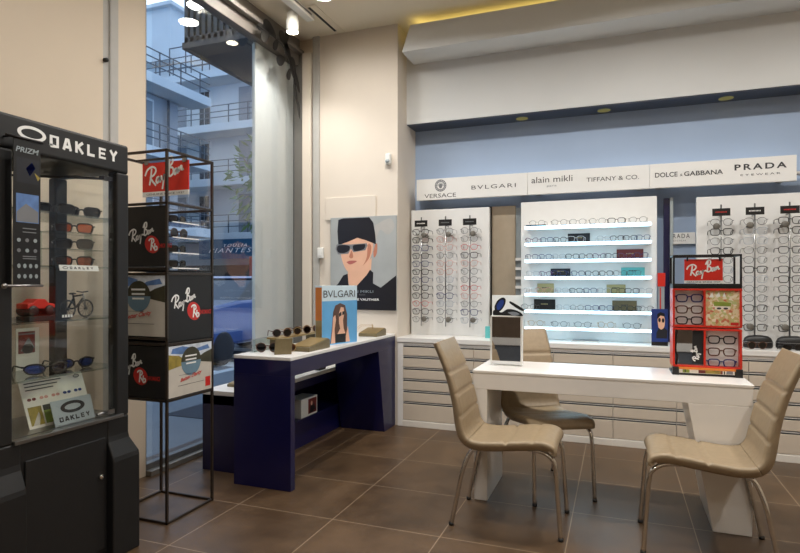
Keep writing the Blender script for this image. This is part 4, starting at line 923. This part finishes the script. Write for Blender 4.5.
# ================================================================== COUNTERTOP RAY-BAN DISPLAY
dx0, dx1, dy0, dy1 = .292, .634, 3.60, 3.80
t = thing('counter_display', 'red and black tabletop Ray-Ban display with framed glasses windows on the white table', 'counter display', ((dx0+dx1)/2,(dy0+dy1)/2,tz)); off = t.location
Zp = lambda v: at(706, v, Y=dy0).z
z_base, z_m, z_u, z_c0, z_top = Zp(368), Zp(327.5), Zp(288.5), Zp(285.5), Zp(254.5)
FD = frame((0,dy0,0),(1,0,0),(0,0,1))
m = MB(off); m.box(dx0-.005, dx1+.004, dy0+.01, dy1, tz, tz+.012); 
for x in (dx0-.003, dx1-.03): m.box(x, x+.034, dy0-.005, dy0+.04, tz, z_base)
m.build('foot', 'black', t, .002)
m = MB(off); m.box(dx0+.032, dx1-.032, dy0+.008, dy1-.01, tz+.012, z_base-.012); b_ = m.build('base_strip', 'paper', t)
Fb = frame((0,dy0+.008,0),(1,0,0),(0,0,1)); zb0, zb1 = tz+.014, z_base-.014; W_ = dx1-dx0
printed('print', Fb, [(0,rect(dx0+.05,dx0+.085,zb0,zb1)),(1,rect(dx0+.06,dx0+.066,zb0,zb1)),(2,rect(dx0+.13,dx0+.165,zb0,zb1)),(3,rect(dx0+.165,dx0+.24,zb0,zb1)),(2,rect(dx0+.24,dx0+.25,zb0,zb1)),(1,rect(dx0+.255,dx0+.262,zb0,zb1)),(4,rect(dx0+.268,dx0+.30,zb0,zb1))], b_, ['green print','forest print','brown card','hill print','grey ink'], off)
m = MB(off); m.box(dx0, dx1, dy0-.004, dy1, z_base-.012, z_base); m.build('base_plate', 'orange card', t, .002)
def redbox(z0, z1, nm):
    g = .010
    m = MB(off); xm = (dx0+dx1)/2-.01
    m.box(dx0,dx1,dy0,dy1,z0,z0+g); m.box(dx0,dx1,dy0,dy1,z1-g,z1)
    m.box(dx0,dx0+g,dy0,dy1,z0+g,z1-g); m.box(dx1-g,dx1,dy0,dy1,z0+g,z1-g); m.box(xm-g/2,xm+g/2,dy0,dy1,z0+g,z1-g)
    return m.build(nm, 'red lacquer', t, .002), xm, g
for z0, z1 in ((z_m, z_u),(z_base, z_m-.006)):
    f, xm, g = redbox(z0, z1, 'red_frame')
    m = MB(off); m.box(dx0+g, dx1-g, dy0+.050, dy0+.056, z0+g, z1-g); m.build('back_panel', 'terminal white', f)
m = MB(off); m.box(xm+g/2, dx1-g, dy0+.012, dy0+.02, z_m+g, z_u-g); pc = m.build('picture', 'floral', t)
Fp = frame((0,dy0+.012,0),(1,0,0),(0,0,1)); pa, pb, pz0, pz1 = xm+g/2, dx1-g, z_m+g, z_u-g; R_ = lambda u, v: (pa+u*(pb-pa), pz0+v*(pz1-pz0))
printed('print', Fp, [(0,[R_(.25,.56),R_(.75,.55),R_(.76,.66),R_(.24,.68)]),(1,[R_(.27,.46),R_(.73,.46),R_(.72,.55),R_(.28,.55)]),(2,ell(R_(.4,.49)[0],R_(.4,.49)[1],.012,.006,10)),(2,ell(R_(.6,.49)[0],R_(.6,.49)[1],.012,.006,10)),(4,rect(pa+.74*(pb-pa),pb-.004,pz0+.004,pz0+.02)),(5,[R_(.1,.8),R_(.2,.95),R_(.24,.8)]),(5,[R_(.3,.82),R_(.4,.97),R_(.44,.82)]),(5,[R_(.5,.82),R_(.56,.95),R_(.6,.82)])], pc, ['green print','paper','dark ink','orange card','red ink','white ink'], off)
m = MB(off); m.box(dx0+g, xm-g/2, dy0+.02, dy0+.026, z_base+g, z_m-.006-g); mp = m.build('mirror_pane', 'mirror', t)
m = MB(off); m.tube(crom([(dx0+g+.008,dy0+.012,z_base+g),(dx0+g+.014,dy0+.012,z_base+g+.05),(dx0+g+.004,dy0+.012,z_base+g+.09),(dx0+g+.012,dy0+.012,z_m-.02)],6), .005, 8); m.build('wavy_strip', 'black', t)
m = MB(off); m.box((dx0+xm)/2+.02, xm-g/2, dy0+.012, dy0+.016, z_base+g+.01, z_m-.016); lp = m.build('brand_card', 'panel black', t)
Fl = frame((0,dy0+.012,0),(1,0,0),(0,0,1)); script_logo(lambda a,b,c: Fl((dx0+xm)/2+.055-b*1.0, z_base+g+.025+a, c), 0, -.005, .085, lp, off=off, stroke=.07)
# black wire cube with the red sign
m = MB(off); q = .0048
for x in (dx0, dx1-2*q):
    for y in (dy0, dy1-2*q): m.box(x, x+2*q, y, y+2*q, z_c0, z_top)
for z in (z_c0, z_top-2*q):
    for y in (dy0, dy1-2*q): m.box(dx0, dx1, y, y+2*q, z, z+2*q)
    for x in (dx0, dx1-2*q): m.box(x, x+2*q, dy0, dy1, z, z+2*q)
m.box(dx0, dx1, dy0, dy1, z_u, z_c0); m.build('wire_cube', 'black', t, .001)
sa, sb = at(684.3,270,Y=3.62).x, at(722.8,270,Y=3.62).x; s0, s1 = at(703,280.5,Y=3.62).z, at(703,259.2,Y=3.62).z
m = MB(off); m.box(sa, sb, 3.62, 3.625, s0, s1); p = m.build('red_sign', 'red print', t); Fs = frame((0,3.62,0),(1,0,0),(0,0,1))
script_logo(Fs, sa+.012, s0+.012, (sb-sa)*.86, p, off=off, slope=.04, stroke=.045)
m = MB(off); m.box(sa, sb, 3.62, 3.625, s0-.016, s0); w_ = m.build('white_strip', 'white board', t); text(Fs, 'GENUINE SINCE 1937', sa+.012, s0-.0125, sb-sa-.024, .008, 'lettering', 'dark ink', w_, .001, off)
m = MB(off)
for x in (sa+.015, sb-.015): m.box(x-.004, x+.004, 3.616, 3.624, s1-.01, z_top-.004)
m.build('clip', 'black', t)
yg = dy0+.022
def shown(k, u, v, lab, win):
    pr = THICK[k]; x = (dx0+g+xm)/2 if win == 0 else (xm+dx1-g)/2
    z = at(700, v, Y=yg).z-.022
    d = dup(pr, (x, yg, z), (0,0,0), lab, 'glasses in the red counter display'); d.scale = (1.1,.28,1.1)
for k, v, lab in ((0,298.5,'navy glasses, topmost of three in the upper red window'),(2,310,'tortoiseshell glasses, middle of three in the upper red window'),(1,321,'black glasses, lowest of three in the upper red window')): shown(k,0,v,lab,0)
for k, v, lab in ((1,339.5,'black glasses, topmost of three in the lower red window'),(2,351.5,'tortoiseshell glasses, middle of three in the lower red window'),(0,362.5,'navy glasses, lowest of three in the lower red window')): shown(k,0,v,lab,1)
# pegs that hold the glasses in the red windows
for v, win in ((298.5,0),(310,0),(321,0),(339.5,1),(351.5,1),(362.5,1)):
    m = MB(off); x = (dx0+g+xm)/2 if win == 0 else (xm+dx1-g)/2; zq = at(700,v,Y=yg).z+.004; m.tube([(x,dy0+.024,zq),(x,dy0+.050,zq)], .003, 6); m.build('peg', 'shelf glass', t)
# ================================================================== THINGS ON THE WORKTOP
z = WT
p = Vector((0,4.94,z)); a, b = at(651.5,330,Y=p.y).x, at(668,330,Y=p.y).x; zt = at(658,309,Y=p.y).z
t = thing('photo_card', 'dark blue standing card with a man in glasses, beside the lit shelves', 'card', ((a+b)/2,p.y,z)); Fq = frame((0,0,0),(1,0,0),(0,.06,1)); hw = (b-a)/2; h = zt-z
m = MB(); m.fbox(Fq, -hw,hw,0,h,-.006,0); m.build('card', 'blue print', t); m = MB(); m.fbox(Fq, -.02,.02,0,h*.6,-.06,-.05); m.fbox(Fq, -.02,.02,0,.01,-.05,-.006); m.build('easel_foot', 'black', t)
P = lambda u, v: (-hw+2*hw*u, h*v)
printed('print', Fq, [(1,[P(.3,.2),P(.95,.2),P(.98,.42),P(.75,.5),P(.45,.48),P(.3,.35)]),(0,sm([P(.42,.5),P(.38,.72),P(.5,.84),P(.72,.84),P(.82,.7),P(.78,.52),P(.6,.44)])),(2,[P(.36,.72),P(.36,.86),P(.55,.92),P(.8,.88),P(.85,.7),P(.78,.8),P(.55,.82)]),(2,ell(*P(.49,.70),.1*hw*1.6,.018,12)),(2,ell(*P(.71,.69),.1*hw*1.6,.018,12)),(2,rect(-hw,hw,0,.03))], t, ['skin print','dark card','black'])
a, b = at(571,341,Z=z), at(600,341,Z=z)
t = thing('leaflet_stack', 'small stack of leaflets lying on the worktop below the lit shelves', 'leaflets', ((a.x+b.x)/2,a.y-.0,z)); hw = (b.x-a.x)/2
for k in range(3): m = MB(); m.box(-hw+.006*k, hw-.004*k, -.05+.004*k, .05+.004*k, .004*k, .004*k+.0038); m.build('leaflet', ['silver card','paper','grey ink'][k], t)
p = at(488,338,Z=z); m = MB((p.x,5.08,z)); m.box(p.x-.022, p.x+.03, 5.06, 5.10, z, z+.105); o = m.build('teal_box', 'teal card', None, .002); o.location = (p.x,5.08,z); tag(o, 'small turquoise box on the worktop beside the table mirror', 'box')
# white box with a picture of black sunglasses
a, b = at(488.5,300,Y=5.08).x, at(521.3,300,Y=5.08).x; zt = at(505,295.5,Y=5.08).z
t = thing('sunglasses_card', 'white standing card with a picture of big black sunglasses behind the table mirror', 'card', ((a+b)/2+.012,5.12,z)); hw = (b-a)/2; h = zt-z
Fq = frame((0,0,0),(1,0,0),(0,0,1)); m = MB(); m.fbox(Fq, -hw+.012,hw,0,h,-.08,0); m.build('block', 'terminal white', t, .002)
P = lambda u, v: (-hw+.012+2*hw*u*.96, h*v)
def edgefit(pts): return sm([P(*q_) for q_ in pts])
printed('print', Fq, [(0,edgefit(((.1,.60),(.08,.74),(.18,.88),(.34,.95),(.44,.90),(.40,.76),(.26,.63)))),(1,edgefit(((.16,.66),(.15,.76),(.24,.87),(.35,.90),(.38,.84),(.33,.74),(.24,.66)))),(0,edgefit(((.04,.50),(.03,.62),(.12,.66),(.30,.60),(.5,.68),(.75,.66),(.95,.58),(.9,.50)))),(0,edgefit(((.56,.82),(.60,.86),(.98,.70),(.98,.64),(.8,.70)))),(2,edgefit(((.5,.60),(.7,.62),(.88,.57),(.7,.53))))], t, ['black','blue print','grey ink'])
# spectacle cases with sunglasses in front
for k, (u0, u1, lab) in enumerate(((743.5,774,'between the red display and another case'),(776.5,812,'at the picture edge'))):
    a, b = at(u0,345,Y=5.03).x, at(u1,345,Y=5.03).x; c = (a+b)/2; hw = (b-a)/2
    t = thing('spectacle_case', 'black oval spectacle case on the worktop, '+lab, 'spectacle case', (c,5.06,z), 0, 'black cases on the worktop'); 
    m = MB(); n = 24; vs = []; fs = []
    prof = [(0,.92),(.012,1.0),(.05,.98),(.075,.88),(.09,.66),(.096,.3),(.097,.01)]
    for zz_, sc in prof:
        for q_ in range(n):
            a_ = 2*PI*q_/n; ca, sa = math.cos(a_), math.sin(a_); vs.append((hw*sc*math.copysign(abs(ca)**.7,ca), .045*sc*math.copysign(abs(sa)**.8,sa), zz_))
    for r_ in range(len(prof)-1):
        for q_ in range(n): fs.append((r_*n+q_, r_*n+(q_+1)%n, (r_+1)*n+(q_+1)%n, (r_+1)*n+q_))
    fs.append(list(range(n))[::-1]); m.add(vs, fs, 0, True); m.build('case_shell', 'black', t)
    m = MB(); m.tube([(hw*1.004*math.copysign(abs(math.cos(2*PI*q_/28))**.7,math.cos(2*PI*q_/28)), .0455*math.copysign(abs(math.sin(2*PI*q_/28))**.8,math.sin(2*PI*q_/28)), .045) for q_ in range(28)], .002, 5, closed=True); m.build('seam', 'steel', t)
    g_ = dup(SUN[0 if k else 4], (c-.03,4.925,z+.001), (0,0,.25), 'dark sunglasses lying in front of the spectacle case '+lab, 'sunglasses on the worktop'); g_.scale = (1.0,.55,1.0)
# ================================================================== OUTSIDE THE WINDOW
mat('asphalt', (84,88,94), .85, var=.15, scale=2.5); mat('pavement', (100,104,108), .8, var=.1, scale=2); mat('kerb stone', (176,178,178), .8, var=.06)
mat('facade white', (196,202,206), .8, var=.04, scale=.8); mat('facade grey', (150,156,164), .8, var=.05, scale=.8); mat('shutter', (126,134,144), .6, var=.05); mat('dark glass', (30,38,50), .15, var=.05)
mat('railing paint', (70,80,92), .5, var=.05); mat('column plaster', (206,207,198), .7, var=.02); mat('soffit brown', (84,74,66), .7, var=.08, scale=2); mat('ribbed metal', (64,60,56), .6, 0, var=.1)
mat('car blue', (26,60,124), .25, .3, var=.02, coat=1); mat('tyre', (22,22,24), .8, var=.05); mat('tail red', (190,24,24), .3, var=0); mat('leaf', (86,110,62), .6, var=.25, scale=3); mat('bark', (92,78,64), .9, var=.2, scale=8)
mat('shop teal', (16,78,110), .5, var=.08); mat('awning red', (150,44,40), .7, var=.06); mat('line white', (214,216,214), .8, var=.05)
m = MB(); m.box(-60, XL-.3, -20, 60, -.35, -.15); struct(m, 'street', 'asphalt')
m = MB(); m.box(-5.4, XL-.3, -20, 16, -.15, -.02); struct(m, 'sidewalk', 'pavement')
m = MB(); m.box(-5.55, -5.4, -20, 16, -.15, -.015); struct(m, 'kerb', 'kerb stone', .01)
m = MB(); m.box(-60, -16.4, -20, 60, -.15, -.03); m.box(-16.4, 20, 22.6, 60, -.15, -.03); struct(m, 'far_sidewalk', 'pavement')
for k in range(5):
    m = MB(); m.box(-11.5+.0, -6.0, 6.3+.95*k, 6.75+.95*k, -.15, -.146); o = m.build('road_stripe', 'line white'); tag(o, 'white crossing stripe on the street outside, %s from the shop side' % ORD[k], 'road marking', 'crossing stripes'); 
m = MB(); m.box(-4.2, -3.65, 4.5, 5.2, -.022, -.012); tag(m.build('drain_cover', 'black steel', None, .004), 'dark drain cover in the pavement outside the window', 'drain cover')
# plaster column right outside the glass
yc = at(255.3,200,X=-2.95).y
m = MB(); m.box(-2.975, -2.95, yc, 4.86, .036, 3.393); m.box(-3.0,-2.975, yc+.02, 4.86, .1, 3.39); struct(m, 'partition', 'column plaster', .006)
# overhanging balcony with ribbed metal front
t = thing('ribbed_balcony', 'dark ribbed metal balcony overhanging the pavement outside the window', 'balcony', (-4.05,8.3,4.18)); off = t.location
e = at(184,47,Y=5.7); bx0, bz = e.x, e.z
m = MB(off); m.box(bx0, -3.1, 5.7, 11, bz, bz+.12); m.build('slab', 'soffit brown', t, .01)
m = MB(off); m.box(bx0+.04, -3.1, 5.74, 11, bz+.12, bz+2.0)
for k in range(22): m.box(-3.2-.088*k-.05, -3.2-.088*k, 5.70, 5.76, bz+.05, bz+2.0) if -3.2-.088*k-.05 > bx0 else None
for k in range(58): m.box(bx0, bx0+.05, 5.75+.09*k, 5.80+.09*k, bz+.05, bz+2.0)
m.build('ribbed_cladding', 'ribbed metal', t)
m = MB(off); m.box(bx0-.02, bx0+.02, 5.69, 11, bz-.03, bz+.05); m.box(bx0, -3.1, 5.68, 5.72, bz-.03, bz+.03); m.build('edge_trim', 'soffit brown', t)
# apartment houses across the street
def window(t, off, F, a0, a1, b0, b1, shut=True):
    m = MB(off); g = .08; m.fbox(F, a0-g,a1+g,b0-g,b1+g,-.02,.05); f = m.build('window_frame', 'facade white', t)
    m = MB(off); n = 2; w = (a1-a0)/n
    for k in range(n):
        m.fbox(F, a0+k*w+.03, a0+(k+1)*w-.03, b0+.03, b1-.03, .05, .08)
        if shut:
            for r_ in range(7): m.fbox(F, a0+k*w+.08, a0+(k+1)*w-.08, b0+.12+(b1-b0-.3)/7*r_, b0+.12+(b1-b0-.3)/7*(r_+.6), .08, .095)
    m.build('shutter' if shut else 'pane', 'shutter' if shut else 'dark glass', f)
def balcony(t, off, F, a0, a1, zb, d=1.2, n=0):
    m = MB(off); m.fbox(F, a0, a1, zb-.42, zb, 0, d); b = m.build('balcony_slab', 'facade white', t, .02)
    m = MB(off)
    for h in (.35, .65, .98): m.fbox(F, a0+.05, a1-.05, zb+h-.02, zb+h+.02, d-.08, d-.04)
    k = a0+.05
    while k < a1: m.fbox(F, k, k+.05, zb, zb+1.0, d-.08, d-.04); k += 1.25
    m.fbox(F, a0+.05, a0+.09, zb+.96, zb+1.0, 0, d-.04); m.build('railing', 'railing paint', b)
t = thing('apartment_house', 'pale apartment house along the street with long balconies, seen above the wire rack', 'building', (-22,14,-.03)); off = t.location
F1 = frame((-19.2,0,0),(0,1,0),(0,0,1))
m = MB(off); m.box(-30, -19.2, 0, 21.4, -.03, 9.56); m.build('wall', 'facade grey', t)
m = MB(off); m.box(-30.3, -19.1, -.3, 21.7, 9.56, 9.9); m.build('roof_slab', 'facade white', t)
for zf in (3.8, 6.95, 9.98): balcony(t, off, F1, 4, 22.3, zf, 1.2)
for zf in (3.9, 7.05):
    for y in (8.6, 11.9, 15.2, 18.4): window(t, off, F1, y, y+1.4, zf+.05, zf+2.2)
m = MB(off); m.fbox(F1, 10, 20.5, 0, 2.7, 0, .06); m.build('shop_front', 'dark glass', t)
m = MB(off); m.tube([(-19.0,20.6,0),(-19.0,20.6,9.5)], .06, 8); m.build('drain_pipe', 'railing paint', t)
t = thing('apartment_house', 'tall white apartment house at the street corner, seen beside the pale panel', 'building', (-20,30,-.03)); off = t.location
F2 = frame((0,27,0),(1,0,0),(0,0,1))
m = MB(off); m.box(-31, -12, 27, 36, -.03, 14.2); m.box(-34, -24.3, 26.5, 35, 14.2, 17.3); m.build('wall', 'facade white', t)
m = MB(off); m.box(-34.3, -24.0, 26.2, 35.3, 17.3, 17.5); m.build('roof_slab', 'facade white', t)
for zf in (3.95, 6.95, 9.93, 12.9): balcony(t, off, F2, -31, -12, zf, 1.3)
for zf in (4.0, 7.0, 10.0):
    for x, s_ in ((-25.2,True),(-22.6,False),(-19.9,True),(-16.6,True)): window(t, off, F2, x, x+1.7 if s_ else x+.7, zf+.05, zf+2.25, s_)
window(t, off, frame((0,26.5,0),(1,0,0),(0,0,1)), -31.2, -30.0, 15.0, 16.3, False)
m = MB(off); m.fbox(F2, -24.5, -12.5, .1, 2.25, 0, .08); m.build('shop_front', 'dark glass', t)
m = MB(off)
for zf in (13.4, 14.6):
    m.fbox(F2, -24, -12, zf, zf+.05, .9, .95)
for k in range(11): m.fbox(F2, -24+k*1.15, -23.95+k*1.15, 12.9, 14.6, .9, .95)
m.tube([F2(-20,13.0,1.0), F2(-18.8,15.2,1.0)], .04, 5); m.tube([F2(-17,12.9,1.0), F2(-16.4,14.9,1.0)], .04, 5); m.build('roof_frame', 'railing paint', t)
a, b = at(199,250,Y=25.4), at(259,250,Y=25.4); z0, z1 = at(230,259,Y=25.4).z, at(230,239,Y=25.4).z
t = thing('shop_sign', 'teal shop sign with white lettering across the street', 'sign', ((a.x+b.x)/2,25.4,z0)); off = t.location; Fz = frame((0,25.4,0),(1,0,0),(0,0,1))
m = MB(off); m.box(a.x, b.x, 25.4, 25.5, z0, z1); m.box(a.x+.2, b.x-.2, 25.5, 27.0, z0+.3, z0+.4); m.build('board', 'shop teal', t)
p, q2 = at(209,253,Y=25.4), at(252,249,Y=25.4); text(Fz, 'PIANTES', p.x, p.z, q2.x-p.x, .24, 'lettering', 'white ink', t, .02, off, shear=.35, space=1.3)
p, q2 = at(224,247,Y=25.4), at(247,244,Y=25.4); text(Fz, 'YOULIA', p.x, p.z, q2.x-p.x, .16, 'lettering', 'white ink', t, .02, off, shear=.35, space=1.4)
m = MB(); r0 = at(249,270,Y=24.8); m.box(r0.x, r0.x+1.4, 24.8, 25.3, .0, 2.6); tag(m.build('kiosk_box', 'awning red', None, .03), 'dark red box beside the shop front across the street', 'kiosk')
# parked car, nose towards the shop
t = thing('parked_car', 'blue car parked on the street outside the window', 'car', (-7.2,9.6,-.15)); off = t.location
Fc = frame((-6.4,0,-.15),(0,1,0),(0,0,1))
side = [(7.55,.32),(7.5,.62),(7.58,.90),(7.9,1.02),(8.75,1.12),(11.55,1.16),(11.75,.9),(11.7,.35)]
m = MB(off); m.prism(Fc, side, 0, -1.62); m.build('body', 'car blue', t, .06, 3)
cab = [(8.7,1.10),(9.35,1.52),(10.7,1.54),(11.45,1.14)]
m = MB(off); va = [Fc(a,b,-.06-(b-1.1)*.3) for a,b in cab]; vb = [Fc(a,b,-1.56+(b-1.1)*.3) for a,b in cab]
m.add(va+vb, [(0,1,2,3),(7,6,5,4),(0,4,5,1),(1,5,6,2),(2,6,7,3)]); m.build('cabin_glass', 'dark glass', t)
m = MB(off); m.prism(Fc, [(9.3,1.52),(10.75,1.54),(10.7,1.58),(9.4,1.565)], -.17, -1.45); m.build('roof', 'car blue', t, .02)
for y in (8.25, 10.95):
    for c0 in (.01, -1.63):
        m = MB(off); m.lathe(Fc(y,.31,c0-.2 if c0 > 0 else c0), [(.12,-.005),(.22,.0),(.31,.02),(.31,.18),(.22,.205),(.12,.21)], (1,0,0), 22); m.build('wheel', 'tyre', t)
for c0 in (-.12,-1.5):
    m = MB(off); m.fbox(Fc, 7.46,7.56,.70,.85,c0-.12,c0+.08); m.build('lamp', 'tail red', t, .02)
m = MB(off); m.fbox(Fc, 7.42,7.56,.30,.52,-1.56,-.06); m.build('bumper', 'tyre', t, .03)
# street tree
random.seed(3)
c = Vector((-5.3,7.5,3.0)); t = thing('street_tree', 'leafy green street tree outside, behind the pale panel', 'tree', (-4.95,7.65,-.02)); off = t.location
m = MB(off); m.tube(crom([(-4.95,7.65,-.02),(-4.92,7.6,.9),(-4.97,7.6,1.9),(-5.0,7.55,3.3)],5), [.07-.0018*i for i in range(16)], 8); 
for k in range(7):
    a = 2*PI*k/7; m.tube([(-4.97,7.6,1.9+.15*k),(-4.97+.45*math.cos(a),7.6+.45*math.sin(a),2.4+.2*k)], [.022,.008], 6)
m.build('trunk', 'bark', t)
m = MB(off)
for k in range(520):
    d = Vector((random.gauss(0,1),random.gauss(0,1),random.gauss(0,1))).normalized()*random.uniform(.25,1)**.6; p = Vector((-4.98+d.x*.62, 7.6+d.y*.62, 2.85+d.z*.85))
    u = (d+Vector((random.gauss(0,.5),random.gauss(0,.5),random.gauss(-.2,.5)))).normalized(); w_ = u.orthogonal().normalized(); L_ = random.uniform(.12,.22)
    m.add([p, p+u*L_*.5+w_*.022, p+u*L_, p+u*L_*.5-w_*.022], [(0,1,2,3)])
m.build('foliage', 'leaf', t)
# black leaf ornament in the upper corner of the window
t = thing('leaf_ornament', 'black leafy metal ornament in the upper window corner near the pillar', 'ornament', (-2.82,4.5,3.2)); off = t.location
XO = -2.82; Fo = frame((XO,0,0),(0,1,0),(0,0,1)); q3 = lambda u, v: (at(u,v,X=XO).y, at(u,v,X=XO).z)
m = MB(off); m.tube([Fo(*q3(*p),0) for p in crom([(258,26),(270,34),(281,44),(289,58),(294,75),(297,100)],5)], .006, 6); m.build('stem', 'black', t)
for (u, v, a, b, ang) in ((266,34,.10,.045,-50),(270,29,.10,.05,20),(262,27,.07,.03,-20),(284,40,.09,.045,40),(276,44,.07,.03,-60),(281,60,.075,.045,-30),(288,54,.10,.045,60),(293,68,.10,.05,75),(289,74,.06,.03,-70),(297,82,.10,.028,60),(296,95,.10,.022,70),(299,110,.08,.02,80),(287,36,.06,.03,100)):
    cy_, cz_ = q3(u,v); ca, sa = math.cos(math.radians(-ang)), math.sin(math.radians(-ang)); pts = []
    for k in range(16):
        an = 2*PI*k/16; x_, y_ = a*math.cos(an), b*math.sin(an)*(1-.35*math.cos(an)); pts.append((cy_+x_*ca-y_*sa, cz_+x_*sa+y_*ca))
    m = MB(off); m.prism(Fo, pts, -.002, .002); m.build('leaf', 'black', t)
# ================================================================== BEHIND THE VIEWER (seen only in the mirrors)
mat('walnut', (92,76,62), .5, var=.15, scale=6); mat('grey rug', (104,110,120), .9, var=.08, scale=20)
t = thing('service_counter', 'long dark wooden counter with a pale foot rail, seen only in the mirrors', 'counter', (0,-2.3,0)); off = t.location
m = MB(off); m.box(-2.8,3.0,-2.58,-2.1,.40,1.1); m.build('front', 'walnut', t, .004); m = MB(off); m.box(-2.8,3.0,-2.58,-2.12,.0,.28); m.build('plinth', 'grey rug', t); m = MB(off); m.box(-2.8,3.0,-2.58,-2.09,.28,.40); m.build('foot_rail', 'white board', t, .003)
for p in PROTO:
    for ch in list(p.children): bpy.data.objects.remove(ch)
    bpy.data.objects.remove(p)
w = bpy.data.worlds.new('sky'); S.world = w; w.use_nodes = True; nt = w.node_tree; bg = nt.nodes['Background']
tc = nt.nodes.new('ShaderNodeTexCoord'); sp = nt.nodes.new('ShaderNodeSeparateXYZ'); r = nt.nodes.new('ShaderNodeValToRGB')
nt.links.new(tc.outputs['Generated'], sp.inputs[0]); nt.links.new(sp.outputs[2], r.inputs[0])
r.color_ramp.elements[0].color = (.34,.60,1,1); r.color_ramp.elements[1].color = (.30,.56,1,1); e = r.color_ramp.elements.new(.40); e.color = (.80,.92,1,1)
nt.links.new(r.outputs[0], bg.inputs[0]); bg.inputs[1].default_value = 1.6
S.view_settings.view_transform = 'Standard'; S.view_settings.look = 'None'; S.view_settings.gamma = 1; S.view_settings.use_curve_mapping = False
S.view_settings.exposure = .06
cy = S.cycles; cy.use_denoising = True; cy.sample_clamp_indirect = 6; cy.max_bounces = 8; cy.transparent_max_bounces = 24; cy.caustics_reflective = False; cy.caustics_refractive = False
